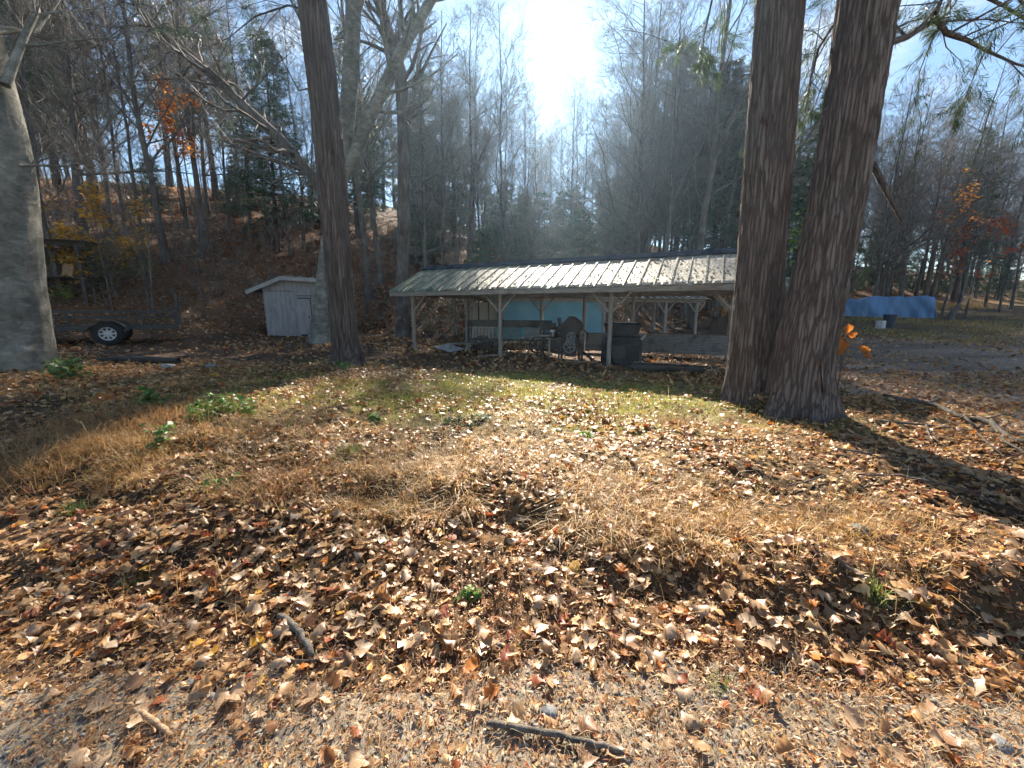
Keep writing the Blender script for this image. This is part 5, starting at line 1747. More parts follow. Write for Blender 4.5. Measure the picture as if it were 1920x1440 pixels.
LEAFK = {   # (along the midrib, half width, forward shift of the outer point)
    'oak': ([0, .12, .28, .38, .52, .62, .76, .88, 1.0], [.012, .03, .28, .17, .38, .21, .33, .16, .0], [0, 0, .05, -.01, .07, -.01, .08, .03, 0]),
    'maple': ([0, .14, .30, .46, .58, .70, .84, .96, 1.02], [.012, .10, .44, .28, .48, .32, .26, .08, .0], [0, -.03, .0, .02, .10, .03, .04, 0, 0]),
    'beech': ([0, .12, .25, .40, .55, .70, .84, .94, 1.0], [.012, .04, .18, .26, .27, .22, .13, .05, 0], [0] * 9),
}
LEAFLO = {'oak': ([0, .25, .55, 1.0], [.02, .22, .36, .05], [0, 0, .05, 0]), 'maple': ([0, .2, .55, 1.0], [.03, .40, .45, .06], [0, -.05, .08, 0]), 'beech': ([0, .3, .65, 1.0], [.02, .22, .22, .02], [0, 0, 0, 0])}


def leaves(kind, N, pos, size, rg, tab=LEAFK, tilt=0.45, curl=1.0, cols=None):
    t, w, sh = (np.array(a, float) for a in tab[kind])
    K = len(t)
    cl = rg.normal(0.04, 0.11, N)[:, None] * curl         # bend along the leaf
    cw = rg.normal(0.18, 0.32, N)[:, None] * curl         # bend across it
    as_ = 1 + 0.18 * rg.normal(0, 1, (N, 2, K))
    tw = rg.normal(0, 0.5, N)[:, None] * curl
    T = np.broadcast_to(t, (N, K)); W = np.broadcast_to(w, (N, K))
    cr = 0.035 * curl * rg.normal(0, 1, (N, 3, K))
    mid = np.stack([0.05 * rg.normal(0, 1, (N, 1)) * np.sin(T * 3), T - 0.5, cl * 4 * (T - 0.5) ** 2 + cr[:, 0] * 0.3], -1)
    out = []
    for s, a in ((-1, as_[:, 0]), (1, as_[:, 1])):
        x = s * W * a
        z = cl * 4 * (T - 0.5) ** 2 + cw * 2.2 * np.abs(x) ** 1.3 + tw * x * (T - 0.5) * 1.5 + cr[:, 1 if s < 0 else 2]
        out.append(np.stack([x * (1 - 0.35 * np.clip(np.abs(cw), 0, 1)), T + sh - 0.5, z], -1))
    V = np.concatenate([mid, out[0], out[1]], 1)          # N, 3K, 3
    V = V * size[:, None, None]
    yaw = rg.random(N) * 6.283; p = rg.normal(0, tilt, N); r = rg.normal(0, tilt, N)
    flip = rg.random(N) < 0.4
    V[flip, :, 2] *= -1
    cp_, sp2 = np.cos(p)[:, None], np.sin(p)[:, None]
    y1 = V[..., 1] * cp_ - V[..., 2] * sp2; z1 = V[..., 1] * sp2 + V[..., 2] * cp_
    crr, srr = np.cos(r)[:, None], np.sin(r)[:, None]
    x2 = V[..., 0] * crr + z1 * srr; z2 = -V[..., 0] * srr + z1 * crr
    cy, sy = np.cos(yaw)[:, None], np.sin(yaw)[:, None]
    V = np.stack([x2 * cy - y1 * sy, x2 * sy + y1 * cy, z2], -1)
    V[..., 2] -= V[..., 2].min(1, keepdims=True) * 0.6
    V += pos[:, None, :]
    k = np.arange(K - 1)
    ql = np.stack([k, K + k, K + k + 1, k + 1], -1); qr = np.stack([k, k + 1, 2 * K + k + 1, 2 * K + k], -1)
    q = np.concatenate([ql, qr])
    F = (np.arange(N) * 3 * K)[:, None, None] + q[None]
    if cols is None:
        cols = PAL[rg.choice(len(PAL), N, p=PALW)] * (0.7 + 0.5 * rg.random((N, 1)))
    C = np.repeat(cols, 3 * K, 0).reshape(N, 3 * K, 3).copy()
    C[:, :K] *= 0.85
    C *= (0.85 + 0.3 * rg.random((N, 3 * K, 1)))
    return V.reshape(-1, 3), F.reshape(-1, 4), C.reshape(-1, 3)


def litter_density(x, y):
    """0..1: how thickly leaves lie"""
    g = y - gravel_line(x)
    d = sstep(-0.12, 0.22, g + 0.25 * fbm(x * 2, y * 2, 83, 3))
    d = 0.10 + 0.90 * d
    patch = np.clip(0.65 + 1.5 * fbm(x * 0.9, y * 0.9, 111, 3), 0.38, 1)
    tan_ = np.exp(-(((x + 0.2) / 1.3) ** 2 + ((y - 3.7) / 0.8) ** 2))
    lawn = np.exp(-(((x - 0.6) / 4.2) ** 2 + ((y - 7.6) / 2.0) ** 2))
    leftg = np.exp(-(((x + 3.4) / 1.7) ** 2 + ((y - 4.2) / 1.1) ** 2))
    return d * patch * (1 - 0.7 * tan_) * (1 - 0.72 * lawn) * (1 - 0.6 * leftg)


def scatter(n, y0, y1, rg, umax=1.62, dens=litter_density, power=1.0):
    y = np.sqrt(y0 ** 2 + (y1 ** 2 - y0 ** 2) * rg.random(n))
    x = rg.uniform(-umax, umax, n) * y
    k = rg.random(n) < dens(x, y)
    return x[k], y[k]


rg = np.random.default_rng(900)
Vs, Fs, Cs, off = [], [], [], 0


def push(V, F, C):
    global off
    Vs.append(V); Fs.append(F + off); Cs.append(C); off += len(V)


for kind, n, sz in (('oak', 13000, 0.073), ('maple', 5500, 0.060), ('beech', 11500, 0.050)):
    x, y = scatter(n, 1.0, 4.4, rg)
    N = len(x)
    pos = np.stack([x, y, H(x, y) + rg.random(N) * 0.024], -1)
    push(*leaves(kind, N, pos, sz * (0.40 + 1.0 * rg.random(N) ** 1.3), rg, tilt=0.21))
for kind, n, sz in (('oak', 22000, 0.080), ('maple', 11000, 0.068)):
    x, y = scatter(n, 4.4, 9.6, rg, umax=1.55)
    N = len(x)
    pos = np.stack([x, y, H(x, y) + rg.random(N) * 0.03], -1)
    push(*leaves(kind, N, pos, sz * (0.40 + 1.0 * rg.random(N) ** 1.3), rg, tab=LEAFLO, tilt=0.28))
x, y = scatter(16000, 9.6, 18, rg, umax=1.5, dens=lambda x, y: np.clip(0.5 + 1.2 * fbm(x * .5, y * .5, 5, 3), 0.15, 1) * np.where((x > 6.4) & (y < 14), 0.5, 1))
N = len(x); pos = np.stack([x, y, H(x, y) + rg.random(N) * 0.03], -1)
push(*leaves('oak', N, pos, 0.12 * (0.6 + 0.65 * rg.random(N)), rg, tab={'oak': ([0, .5, 1.0], [.05, .36, .05], [0, 0, 0])}, tilt=0.45))
x, y = scatter(26000, 18, 42, rg, umax=1.35, dens=lambda x, y: (y - np.interp(x, HBX, HBY) > -2) * np.clip(0.5 + 1.2 * fbm(x * .3, y * .3, 6, 3), 0.1, 1))
N = len(x); pos = np.stack([x, y, H(x, y) + rg.random(N) * 0.04], -1)
HC = np.array([(0.45, 0.22, 0.09), (0.5, 0.30, 0.13), (0.30, 0.13, 0.06), (0.5, 0.17, 0.05)])[rg.integers(0, 4, N)] * (0.7 + 0.5 * rg.random((N, 1)))
push(*leaves('oak', N, pos, 0.19 * (0.6 + 0.65 * rg.random(N)), rg, tab={'oak': ([0, 1.0], [.3, .3], [0, 0])}, tilt=0.5, cols=HC))
lit = np_mesh('fallen_leaves', np.concatenate(Vs), np.concatenate(Fs), M['leaf'], col=np.concatenate(Cs))
tag(lit, 'thick litter of dry brown leaves over bank and lawn', 'leaf litter', kind='stuff')

# leaves on the pavilion roof
N = 1500
f = rg.random(N); xx = LEN0 + (LEN1 - LEN0) * rg.random(N) ** 0.8
P3 = np.array([pv(a, Y0 + (Y1 - Y0) * b_, EAVE + (RIDGE - EAVE) * b_ + 0.035) for a, b_ in zip(xx, 0.03 + 0.85 * f)])
V, F, C = leaves('oak', N, P3, 0.055 * (0.4 + 0.9 * rg.random(N)), rg, tab=LEAFLO, tilt=0.3, cols=np.array([(0.40, 0.34, 0.25), (0.5, 0.43, 0.32), (0.3, 0.22, 0.14), (0.24, 0.2, 0.12)])[rg.integers(0, 4, N)])
tag(np_mesh('roof_leaves', V, F, M['leaf'], col=C), 'dry leaves scattered over the pavilion roof', 'leaves', kind='stuff')
# on the white shed's roof
N = 90
Rm = Matrix.Rotation(WR, 3, 'Z')
P3 = np.array([np.array(ws.location) + np.array(Rm @ Vector((a, b_, roof_z(a) + 0.085))) for a, b_ in zip(PKX + 1.6 * rg.random(N) + 0.3, 0.2 + 2.0 * rg.random(N))])
V, F, C = leaves('oak', N, P3, 0.13 * (0.7 + 0.6 * rg.random(N)), rg, tab=LEAFLO, tilt=0.5, cols=np.array([(0.55, 0.42, 0.28)]).repeat(N, 0))
tag(np_mesh('shed_roof_leaves', V, F, M['leaf'], col=C), 'pale dry leaves lying on the white shed roof', 'leaves', kind='stuff')

# the leaves that show largest, one by one
LK = {'tan': ([(0.0, (0.44, 0.29, 0.17)), (1.0, (0.54, 0.37, 0.23))], 'pale tan lobed oak leaf curled on the foreground litter', 'oak', 'tan leaves in front'),
      'brown': ([(0.0, (0.26, 0.13, 0.06)), (1.0, (0.36, 0.20, 0.10))], 'mid-brown lobed oak leaf curled on the foreground litter', 'oak', 'brown leaves in front'),
      'maple': ([(0.0, (0.46, 0.32, 0.2)), (1.0, (0.56, 0.41, 0.27))], 'broad pale buff leaf with pointed lobes on the foreground litter', 'maple', 'broad buff leaves in front'),
      'oval': ([(0.0, (0.34, 0.19, 0.09)), (1.0, (0.44, 0.26, 0.12))], 'smooth oval brown leaf on the foreground litter', 'beech', 'oval leaves in front'),
      'red': ([(0.0, (0.30, 0.07, 0.03)), (1.0, (0.42, 0.13, 0.045))], 'rust-red leaf on the foreground litter', 'oak', 'red leaves in front')}
LM = {}
for k, (stops, lab, kind, grp) in LK.items():
    mt = leafy('single_leaf_' + k, 0.28, 0.42, 0.55, attr=False, stops=stops)
    LM[k] = []
    for v in range(4):
        V, F, C = leaves(kind, 1, np.zeros((1, 3)), np.array([1.0]), rg, tilt=0.0)
        LM[k].append(np_mesh('fallen_leaf', V, F, mt, link=False))
cnt = 0
while cnt < 290:
    y = 1.12 + 1.5 * rg.random() ** 1.3; x = rg.uniform(-1.42, 1.42) * y
    if rg.random() > litter_density(np.array([x]), np.array([y]))[0] * 0.9 + 0.1:
        continue
    k = rg.choice(list(LK), p=[0.46, 0.22, 0.15, 0.13, 0.04])
    s = {'tan': .098, 'brown': .095, 'maple': .082, 'oval': .07, 'red': .085}[k] * (0.75 + 0.5 * rg.random())
    o = inst('fallen_leaf', LM[k][int(rg.integers(0, 4))], None, (x, y, Hs(x, y) + (0.024 if y > gravel_line(x) + 0.1 else 0.010) + 0.008 * rg.random()), (rg.normal(0, .16), rg.normal(0, .16), rg.random() * 6.28), (s, s, s))
    tag(o, LK[k][1], 'leaf', LK[k][3])
    cnt += 1

# ------------------------------------------------------------------ grasses
def blades(x, y, L, wid, az, lean, rg, cols, dz=0.0):
    """bent three-step blades"""
    N = len(x)
    z = H(x, y) - 0.01 + dz
    dx, dy = np.cos(az), np.sin(az)
    P0 = np.stack([x, y, z], -1)
    h1 = L * 0.55 * (1 - 0.35 * lean); r1 = L * 0.45 * lean
    P1 = P0 + np.stack([dx * r1, dy * r1, h1], -1)
    h2 = L * 0.45 * (1 - 1.5 * lean); r2 = L * 0.55 * (0.25 + lean)
    P2 = P1 + np.stack([dx * r2, dy * r2, h2], -1)
    sd = np.stack([-dy, dx, np.zeros(N)], -1) * (wid * 0.5)[:, None]
    V = np.stack([P0 - sd, P0 + sd, P1 - sd * .8, P1 + sd * .8, P2], 1).reshape(-1, 3)
    b_ = np.arange(N) * 5
    F4 = np.stack([b_, b_ + 1, b_ + 3, b_ + 2], -1); F3 = np.stack([b_ + 2, b_ + 3, b_ + 4], -1)
    C = np.repeat(cols, 5, 0)
    return V, F4, F3, C


def clumps(spec, rg, cols, sizes, per, wid=0.0022, leanm=0.6):
    xs_, ys_, Ls, azs, lns = [], [], [], [], []
    for (cx, cy, r, n) in spec:
        x = cx + rg.normal(0, r, n); y = cy + rg.normal(0, r * 0.8, n)
        xs_.append(x); ys_.append(y)
        Ls.append(sizes * (0.35 + 1.1 * rg.random(n) ** 1.4) * (0.6 + 0.7 * rg.random()))
        a0 = rg.random() * 6.28
        azs.append(np.where(rg.random(n) < 0.55, np.arctan2(y - cy, x - cx) + rg.normal(0, .6, n), a0 + rg.normal(0, .9, n)))
        lns.append(np.clip(rg.normal(leanm, 0.22, n), 0.05, 1.0))
    x, y, L, a, ln_ = (np.concatenate(v) for v in (xs_, ys_, Ls, azs, lns))
    c = np.array(cols)[rg.integers(0, len(cols), len(x))] * (0.65 + 0.6 * rg.random((len(x), 1)))
    return blades(x, y, L, np.full(len(x), wid) * (0.6 + 0.8 * rg.random(len(x))), a, ln_, rg, c)


DRY = [(0.58, 0.38, 0.15), (0.48, 0.28, 0.09), (0.66, 0.48, 0.22), (0.38, 0.20, 0.07), (0.55, 0.31, 0.10)]
GREEN = [(0.28, 0.31, 0.05), (0.40, 0.39, 0.08), (0.50, 0.42, 0.10), (0.19, 0.25, 0.04)]
rg = np.random.default_rng(1200)
spec = []
for k in range(1500):                                   # tufts along the broken edge of the bank
    x = rg.uniform(-4.5, 5.0)
    y = np.interp(x, LIPX, LIPY) + abs(rg.normal(0.0, 0.55)) - 0.12
    if fbm(np.array([x * 1.1]), np.array([y * 1.1]), 131, 2)[0] < -0.03:
        continue
    spec.append((x, y, 0.04 + 0.08 * rg.random(), int(14 + 36 * rg.random())))
V, F4, F3, C = clumps(spec, rg, DRY, 0.17, 1, 0.0036, 0.78)
tag(np_mesh('dry_grass', V, [F4, F3], M['grass'], col=C), 'matted dry tan grass along the broken edge of the bank', 'dry grass', kind='stuff')
spec = []
for k in range(1400):                                   # dry grass over the lawn
    y = rg.uniform(3.0, 8.5); x = rg.uniform(-1.3, 1.35) * y
    if fbm(np.array([x * .7]), np.array([y * .7]), 137, 3)[0] < -0.03:
        continue
    spec.append((x, y, 0.10 + 0.10 * rg.random(), int(26 + 30 * rg.random())))
V, F4, F3, C = clumps(spec, rg, DRY, 0.13, 1, 0.0035, 0.72)
tag(np_mesh('lawn_straw', V, [F4, F3], M['grass'], col=C), 'straw-coloured dead grass scattered over the lawn', 'dry grass', kind='stuff')
n = 90000
x = rg.normal(0.6, 3.4, n); y = rg.normal(7.5, 1.6, n)
k = (y > 4.6) & (y < 11) & (rg.random(n) < 1 - 0.9 * sstep(-0.1, 0.8, y - (8.75 - 0.39 * x))) & (rg.random(n) < np.clip(0.45 + 2.2 * fbm(x * 1.0, y * 1.0, 141, 3), 0, 1))
x, y = x[k], y[k]; n = len(x)
c = np.array(GREEN)[rg.integers(0, 4, n)] * (0.8 + 0.6 * rg.random((n, 1)))
V, F4, F3, C = blades(x, y, 0.06 * (0.5 + rg.random(n)), np.full(n, 0.007), rg.random(n) * 6.28, rg.random(n) * 0.5, rg, c)
tag(np_mesh('lawn_grass', V, [F4, F3], M['grass'], col=C), 'short yellow-green grass of the lawn before the pavilion', 'grass', kind='stuff')
n = 26000
y = rg.uniform(11, 30, n); x = rg.uniform(0.75, 1.4, n) * y
k = rg.random(n) < np.clip(0.5 + 2.0 * fbm(x * .35, y * .5, 151, 3), 0, 1) * np.where(y < 14, .35, 1)
x, y = x[k], y[k]; n = len(x)
c = np.array(GREEN[:2] + DRY[:4])[rg.integers(0, 6, n)] * (0.6 + 0.5 * rg.random((n, 1)))
V, F4, F3, C = blades(x, y, 0.14 * (0.4 + rg.random(n)), np.full(n, 0.012), rg.random(n) * 6.28, rg.random(n) * 0.6, rg, c)
tag(np_mesh('verge_grass', V, [F4, F3], M['grass'], col=C), 'rough grass on the far side of the dirt drive', 'grass', kind='stuff')
n = 9000
xg = rg.uniform(20, 48, n); yg = np.interp(xg, HBX, HBY) + rg.normal(-2.0, 1.1, n)
c = np.array(DRY)[rg.integers(0, 5, n)] * (0.7 + 0.5 * rg.random((n, 1)))
V, F4, F3, C = blades(xg, yg, 0.45 * (0.4 + rg.random(n)), np.full(n, 0.02), rg.random(n) * 6.28, rg.random(n) * 0.5, rg, c)
tag(np_mesh('tall_dead_grass', V, [F4, F3], M['grass'], col=C), 'strip of tall orange-brown dead grass at the wood edge', 'dry grass', kind='stuff')

spec = []
for k in range(420):                                   # dead stalks standing among the leaves
    y = 1.7 + 6.0 * rg.random() ** 1.3; x = rg.uniform(-1.3, 1.35) * y
    spec.append((x, y, 0.02, int(1 + 3 * rg.random())))
V, F4, F3, C = clumps(spec, rg, DRY[:3], 0.30, 1, 0.0032, 0.42)
tag(np_mesh('dead_stalks', V, [F4, F3], M['grass'], col=C), 'thin dead stalks standing among the leaves', 'stalks', kind='stuff')

# big drooping mounds of dead grass on the left
for j, (px, py, r, n, L, lab) in enumerate([(45, 880, 0.30, 1500, 0.42, 'large drooping mound of dead brown grass at the left edge'),
                                            (190, 800, 0.34, 1300, 0.34, 'shaded mound of dead grass below the old beech'),
                                            (300, 785, 0.36, 1200, 0.30, 'orange-brown dead grass mound beside the leafy green weeds'),
                                            (530, 905, 0.16, 700, 0.22, 'small overhanging tuft of dead grass on the bank edge'),
                                            (720, 865, 0.20, 700, 0.16, 'dead grass tuft above the dark hollow in the bank'),
                                            (1280, 800, 0.22, 700, 0.20, 'rusty dead grass tuft left of the twin trunks')]):
    p_ = hit(px, py)
    V, F4, F3, C = clumps([(p_[0], p_[1], r, n)], rg, [(0.42, 0.24, 0.10), (0.36, 0.18, 0.07), (0.48, 0.30, 0.13)], L, 1, 0.0035, 0.78)
    tag(np_mesh('grass_mound', V, [F4, F3], M['grass'], col=C), lab, 'grass mound')

# green tufts and weeds
for px, py, r, n, L, lab in [(262, 1098, 0.03, 130, 0.07, 'bright green grass tuft in the leaves at lower left'),
                             (1352, 1292, 0.025, 70, 0.06, 'small green grass tuft at the edge of the lower right leaves'),
                             (660, 850, 0.09, 420, 0.10, 'bright green grass patch above the dark hollow'),
                             (145, 960, 0.05, 130, 0.12, 'dark green grass tuft low at the left'),
                             (1640, 1120, 0.035, 160, 0.08, 'green moss tuft on the shaded bank face at right'),
                             (620, 672, 0.10, 160, 0.10, 'small green grass tuft beside the red-brown trunk'),
                             (745, 955, 0.08, 160, 0.07, 'dull green tuft under the lip of the hollow')]:
    p_ = hit(px, py)
    V, F4, F3, C = clumps([(p_[0], p_[1], r, n)], rg, [(0.20, 0.30, 0.05), (0.28, 0.34, 0.07), (0.13, 0.22, 0.04)], L, 1, 0.003, 0.4)
    tag(np_mesh('grass_tuft', V, [F4, F3], M['grass'], col=C), lab, 'grass tuft')


def weed(px, py, n, h, r, size, seed, label, cols, cat='weed'):
    rg = np.random.default_rng(seed)
    p0 = hit(px, py)
    root = empty('leafy_weed', p0, 0, label, cat)
    st_, P = [], []
    for k in range(n):
        a = rg.random() * 6.28; rr_ = r * math.sqrt(rg.random())
        b0_ = np.array((math.cos(a) * rr_, math.sin(a) * rr_ * 0.7, 0)); b0_[2] = Hs(p0[0] + b0_[0], p0[1] + b0_[1]) - p0[2]
        pts, rad = curve_branch(b0_, unit(np.array((rg.normal(0, .3), rg.normal(0, .3), 1))), h * (0.5 + 0.7 * rg.random()), 0.004, 3, 0.15, 0, rg)
        st_.append((pts, rad))
        for q in range(1, 4):
            for _ in range(3):
                P.append(pts[q] + rg.normal(0, size * .25, 3))
    V, F = tubes(st_, 4); np_mesh('stem', V, F, M['grass'], root, col=np.array((0.12, 0.18, 0.05)))
    V, F, C = leaf_cards(np.array(P), size, rg, cols, 0.7); np_mesh('leaves', V, F, M['grass'], root, col=C)
    return root


WG = [(0.11, 0.23, 0.04), (0.16, 0.28, 0.055), (0.08, 0.16, 0.035)]
weed(422, 775, 44, 0.20, 0.34, 0.06, 601, 'cluster of bright green leafy weeds on the left of the lawn', WG)
weed(278, 762, 14, 0.24, 0.2, 0.08, 602, 'green weed clump left of the brightest weeds', WG)
weed(385, 785, 14, 0.16, 0.25, 0.07, 603, 'low green weeds just below the brightest weeds', WG)
weed(294, 845, 6, 0.26, 0.06, 0.06, 604, 'single upright green weed against dark dead grass', WG)
weed(410, 918, 7, 0.10, 0.07, 0.055, 605, 'small bright green seedling among leaves at left', WG)
weed(880, 1122, 8, 0.05, 0.05, 0.032, 606, 'tiny bright green weed in the middle foreground leaves', WG)
weed(706, 790, 4, 0.09, 0.05, 0.09, 607, 'single green leaf standing on the lawn', WG)
weed(1100, 823, 3, 0.07, 0.04, 0.07, 608, 'lone yellow-green leaf on the leafy lawn', [(0.2, 0.34, 0.05)])
weed(125, 712, 16, 0.34, 0.25, 0.10, 609, 'ferny green plant at the foot of the old beech', [(0.10, 0.18, 0.05), (0.15, 0.22, 0.07)], 'plant')
weed(870, 790, 14, 0.05, 0.3, 0.06, 610, 'low grey-green weed rosette in the middle of the lawn', [(0.10, 0.15, 0.07), (0.13, 0.17, 0.09)])
weed(1425, 770, 12, 0.26, 0.12, 0.07, 611, 'dried seedling with pale tan leaves at the twin trunks', [(0.5, 0.36, 0.2), (0.42, 0.28, 0.14)], 'plant')
weed(1335, 715, 10, 0.30, 0.14, 0.08, 612, 'dried tan-leaved stalk left of the twin trunks', [(0.5, 0.36, 0.2), (0.45, 0.25, 0.12)], 'plant')
weed(640, 693, 9, 0.16, 0.2, 0.07, 613, 'dark green weeds at the foot of the red-brown trunk', WG)
weed(125, 560, 12, 0.5, 0.35, 0.13, 614, 'yellow-green leafy plant on the bank under the lean-to', [(0.24, 0.34, 0.05), (0.3, 0.36, 0.06)], 'plant')

# oak seedling with glowing orange leaves behind the twin tree
p_ = at(1575, 690, 7.2); p_[2] = Hs(p_[0], p_[1])
oks = empty('orange_oak_seedling', p_, 0, 'oak seedling with glowing orange leaves to the right of the twin trunks', 'seedling')
org = np.array(p_)
tips = [(1572, 612, 7.2, .26), (1590, 610, 7.2, .28), (1582, 640, 7.1, .26), (1572, 632, 7.2, .24), (1600, 622, 7.15, .2), (1628, 660, 7.0, .26), (1620, 648, 7.05, .2), (1466, 635, 7.3, .2), (1578, 655, 7.1, .18), (1560, 645, 7.3, .25)]
tw_ = [(np.array([(0, 0, -.05), (0.02, 0, .3), (0, 0, .6), (0.05, 0, .8)]), np.array([.012, .01, .007, .004]))]
P = []; SZ = []
for a, b_, Y, s in tips:
    q = at(a, b_, Y) - org
    tw_.append((np.array([(0.02, 0, .45), (np.array((0.02, 0, .5)) + q) / 2 + (0, 0, .03), q]), np.array([.005, .004, .002])))
    P.append(q + (0, 0, -s * 0.25)); SZ.append(s)
V, F = tubes(tw_, 5); np_mesh('stem', V, F, M['stick'], oks)
rgo = np.random.default_rng(12)
for q, s in zip(P, SZ):
    V, F, C = leaves('oak', 1, np.zeros((1, 3)), np.array([s]), rgo, tilt=0.1, curl=0.7, cols=np.array([(0.62, 0.20, 0.03)]))
    me = np_mesh('leaf', V, F, M['bright_leaf'], col=C, link=False)
    inst('leaf', me, oks, q, (math.radians(80) + rgo.normal(0, .35), rgo.normal(0, .5), rgo.normal(0, .5)))

# ------------------------------------------------------------------ gravel, needles
rg = np.random.default_rng(1500)
t = (1 + 5 ** 0.5) / 2
IV = np.array([(-1, t, 0), (1, t, 0), (-1, -t, 0), (1, -t, 0), (0, -1, t), (0, 1, t), (0, -1, -t), (0, 1, -t), (t, 0, -1), (t, 0, 1), (-t, 0, -1), (-t, 0, 1)], float)
IV /= np.linalg.norm(IV[0])
IF = np.array([(0, 11, 5), (0, 5, 1), (0, 1, 7), (0, 7, 10), (0, 10, 11), (1, 5, 9), (5, 11, 4), (11, 10, 2), (10, 7, 6), (7, 1, 8), (3, 9, 4), (3, 4, 2), (3, 2, 6), (3, 6, 8), (3, 8, 9), (4, 9, 5), (2, 4, 11), (6, 2, 10), (8, 6, 7), (9, 8, 1)])
n = 9000
y = rg.uniform(0.85, 2.1, n); x = rg.uniform(-1.6, 1.6, n) * y
k = rg.random(n) < np.clip(1.15 - 1.0 * sstep(-0.1, 0.35, y - gravel_line(x)), 0.03, 1)
x, y = x[k], y[k]; n = len(x)
s = 0.0025 + 0.010 * rg.random(n) ** 4
sc3 = np.stack([s * (0.8 + .6 * rg.random(n)), s * (0.7 + .5 * rg.random(n)), s * (0.35 + .35 * rg.random(n))], -1)
V = IV[None] * (1 + 0.22 * rg.normal(0, 1, (n, 12, 1))) * sc3[:, None, :]
a = rg.random(n) * 6.28; ca, sa = np.cos(a)[:, None], np.sin(a)[:, None]
V = np.stack([V[..., 0] * ca - V[..., 1] * sa, V[..., 0] * sa + V[..., 1] * ca, V[..., 2]], -1)
V += np.stack([x, y, H(x, y) + 0.004 + sc3[:, 2] * 0.4], -1)[:, None]
C = (np.array([(0.22, 0.21, 0.19), (0.27, 0.255, 0.23), (0.18, 0.175, 0.165), (0.26, 0.22, 0.17)])[rg.integers(0, 4, n)] * (0.7 + 0.5 * rg.random((n, 1)))).repeat(12, 0)
M['pebble'] = leafy('pebble', 0.0, 0.8, 0.3)
tag(np_mesh('gravel', V.reshape(-1, 3), ((np.arange(n) * 12)[:, None, None] + IF[None]).reshape(-1, 3), M['pebble'], col=C), 'loose grey gravel along the front edge', 'gravel', kind='stuff')
n = 24000
y = rg.uniform(0.85, 2.9, n); x = rg.uniform(-1.6, 1.6, n) * y
k = rg.random(n) < np.clip(1.1 - 0.8 * sstep(-0.2, 0.8, y - gravel_line(x)), 0.15, 1)
x, y = x[k], y[k]; n = len(x)
az = 0.6 + rg.normal(0, 1.1, n)
L = 0.06 * (0.4 + 1.1 * rg.random(n) ** 1.5)
c = np.array([(0.46, 0.24, 0.10), (0.56, 0.38, 0.20), (0.38, 0.18, 0.08), (0.60, 0.46, 0.28)])[rg.integers(0, 4, n)] * (0.7 + .5 * rg.random((n, 1)))
V, F4, F3, C = blades(x, y, L, np.full(n, 0.0022), az, np.full(n, 0.93) + rg.normal(0, .05, n), rg, c, dz=0.016)
tag(np_mesh('pine_needles', V, [F4, F3], M['grass'], col=C), 'rust-coloured fallen pine needles and straw on the gravel', 'needles', kind='stuff')
# wood chips and leaf scraps on the gravel
n = 15000
y = rg.uniform(0.85, 2.3, n); x = rg.uniform(-1.6, 1.6, n) * y
N = n; pos = np.stack([x, y, H(x, y) + 0.008 + 0.008 * rg.random(N)], -1)
V, F, C = leaves('beech', N, pos, 0.022 * (0.5 + 0.9 * rg.random(N)), rg, tab={'beech': ([0, .5, 1.0], [.08, .2, .05], [0, 0, 0])}, tilt=0.3)
tag(np_mesh('leaf_scraps', V, F, M['leaf'], col=C * 1.05), 'broken leaf scraps and wood chips on the gravel', 'scraps', kind='stuff')

# ------------------------------------------------------------------ sticks and fallen branches
def stick(name, pix, r, label, lift=0.02, mat='stick', side=(), cat='stick', seed=0):
    rg = np.random.default_rng(seed)
    P = np.array([hit(a, b_) for a, b_ in pix]); P[:, 2] = H(P[:, 0], P[:, 1]) + lift
    n = 14
    tt_ = np.linspace(0, len(P) - 1, n)
    Q = np.stack([np.interp(tt_, np.arange(len(P)), P[:, i]) for i in range(3)], -1)
    Q[:, 2] = np.convolve(np.pad(Q[:, 2], 2, 'edge'), np.ones(5) / 5, 'valid')
    Q += rg.normal(0, r * 0.18, Q.shape)
    R_ = np.interp(np.linspace(0, 1, n), [0, 1], [r[0], r[1]] if isinstance(r, tuple) else [r, r * 0.75]) if isinstance(r, tuple) else np.linspace(r, r * 0.75, n)
    R_ = R_ * (1 + 0.10 * rg.normal(0, 1, n))
    R_[0] *= 0.7; R_[-1] *= 0.6
    o_ = Q[0].copy()
    paths = [(Q - o_, R_)]
    V, F = tubes(paths, 10)
    caps = [np.arange(9, -1, -1), np.arange((n - 1) * 10, n * 10)]
    ob_ = np_mesh(name, V, [F, np.array(caps)], M[mat], smooth=True)
    if side:
        sp2 = []
        for (f, pts, rs) in side:
            q0 = Q[int(f * (n - 1))] - o_
            pp = [q0] + [np.array((*hit(a, b_)[:2], 0)) for a, b_ in pts]
            for z in range(1, len(pp)):
                pp[z] = np.array((pp[z][0], pp[z][1], Hs(pp[z][0], pp[z][1]) + lift + 0.02)) - o_
            sp2.append((np.array(pp), np.linspace(rs, rs * 0.4, len(pp))))
        V, F = tubes(sp2, 6)
        tag(np_mesh('side_twigs', V, F, M[mat], ob_, smooth=True), kind='stuff')
    ob_.location = o_
    return tag(ob_, label, cat)


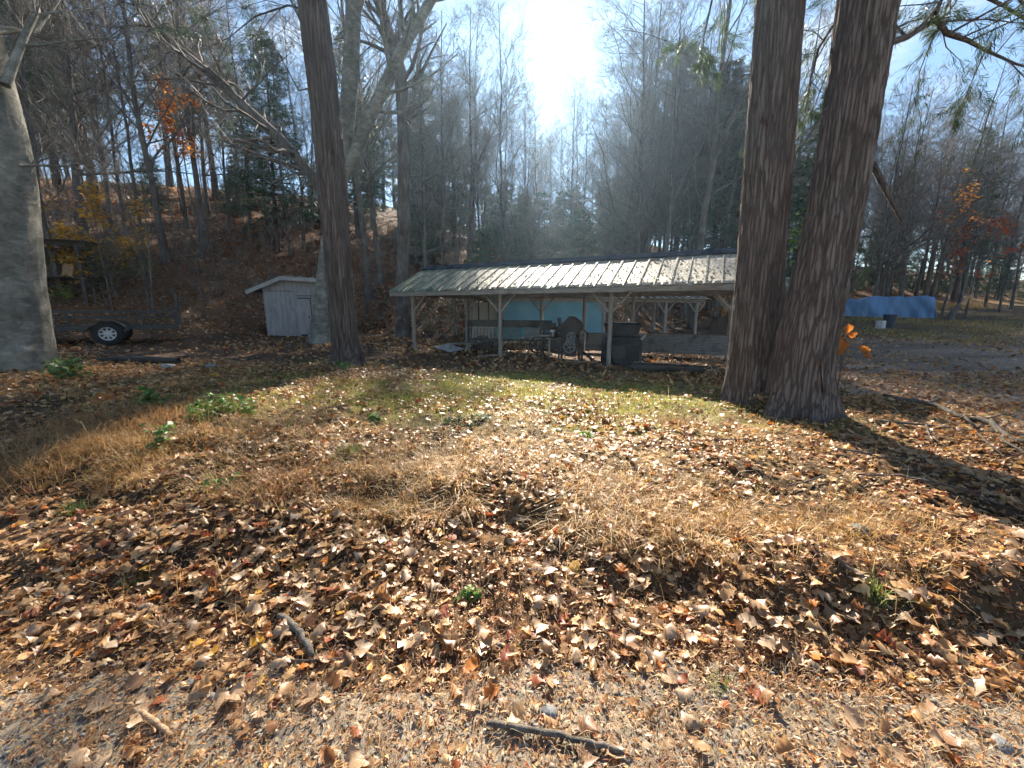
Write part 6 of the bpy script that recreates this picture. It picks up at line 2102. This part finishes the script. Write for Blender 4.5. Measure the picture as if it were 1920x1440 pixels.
stick('curved_stick', [(912, 1367), (960, 1372), (1040, 1388), (1110, 1403), (1168, 1422)], 0.0125, 'long curved grey-brown stick at the bottom of the picture', 0.026, seed=1)
stick('bark_stick', [(524, 1163), (552, 1185), (570, 1205), (588, 1244)], 0.018, 'thick short stick with mottled grey bark at lower left', 0.03, seed=2)
stick('bare_stick', [(254, 1336), (285, 1358), (326, 1388)], 0.012, 'short pale barkless stick on the lower left gravel', 0.016, 'bare_wood', seed=3)
stick('thin_twig', [(478, 1210), (510, 1240), (560, 1252), (640, 1248), (700, 1240)], 0.004, 'thin curved twig crossing below the mottled stick', 0.03, seed=4)
stick('short_twig', [(428, 1282), (452, 1306)], 0.008, 'short dark twig on the gravel at lower left', 0.012, seed=5)
stick('fine_twig', [(1815, 1372), (1868, 1384)], 0.004, 'small straight twig on the gravel at lower right', 0.014, seed=6)
stick('slender_stick', [(1470, 922), (1510, 912), (1548, 898)], 0.007, 'slender stick lying on leaves left of the long tree shadow', 0.035, seed=7)
stick('lawn_stick', [(1338, 831), (1380, 830), (1415, 834)], 0.008, 'straight stick on the leaves left of the twin trunks', 0.035, seed=8)
stick('shadow_stick', [(1560, 848), (1620, 858), (1700, 872)], 0.011, 'dark stick lying within the twin tree shadow', 0.04, seed=9)
stick('bank_stick', [(1560, 1050), (1590, 1075), (1625, 1100)], 0.009, 'pale stick on the bank at right above the dark hollow', 0.03, seed=10)
stick('fallen_branch', [(1660, 748), (1720, 758), (1760, 768), (1800, 790), (1850, 800), (1890, 826), (1960, 850)], 0.035, 'long fallen branch with broken side limbs at the drive edge', 0.05,
      side=[(0.55, [(1830, 815), (1838, 806)], 0.02), (0.6, [(1850, 795), (1885, 785)], 0.016), (0.3, [(1742, 764), (1758, 755)], 0.03), (0.7, [(1880, 840), (1920, 862)], 0.02), (0.2, [(1690, 770), (1685, 758)], 0.01)], cat='branch', seed=11)
stick('dead_branch', [(1640, 795), (1720, 805), (1820, 812), (1925, 825)], 0.016, 'thin dead branch lying on the leaves below the fallen branch', 0.05,
      side=[(0.4, [(1740, 830), (1770, 850)], 0.009), (0.7, [(1850, 845), (1880, 870)], 0.01)], cat='branch', seed=12)
stick('twiggy_branch', [(1600, 900), (1690, 905), (1790, 925), (1880, 960)], 0.010, 'twiggy branch on the sunny leaves beyond the long tree shadow', 0.05, side=[(0.5, [(1760, 890), (1800, 880)], 0.005)], cat='branch', seed=13)
stick('drive_branch', [(1565, 690), (1610, 694), (1655, 690)], 0.012, 'pale thin branch on the shaded drive by the orange seedling', 0.03, cat='branch', seed=14)

# ------------------------------------------------------------------ haze volume added for the veil and glow near the sun
hz = MB().box((0, 70, 27), (330, 220, 66)).build('haze', bpy.data.materials.new('glow_haze'))
hm = hz.data.materials[0]
hm.use_nodes = True
hn, hl = hm.node_tree.nodes, hm.node_tree.links
hn.clear()
ho = hn.new('ShaderNodeOutputMaterial')
hv = hn.new('ShaderNodeVolumePrincipled')
hv.inputs['Color'].default_value = (0.50, 0.74, 1.0, 1)
hv.inputs['Density'].default_value = 0.0007
hv.inputs['Anisotropy'].default_value = 0.66
hl.new(hv.outputs['Volume'], ho.inputs['Volume'])
tag(hz, 'added thin blue haze volume giving the veil and glow around the low sun', 'haze', kind='stuff')
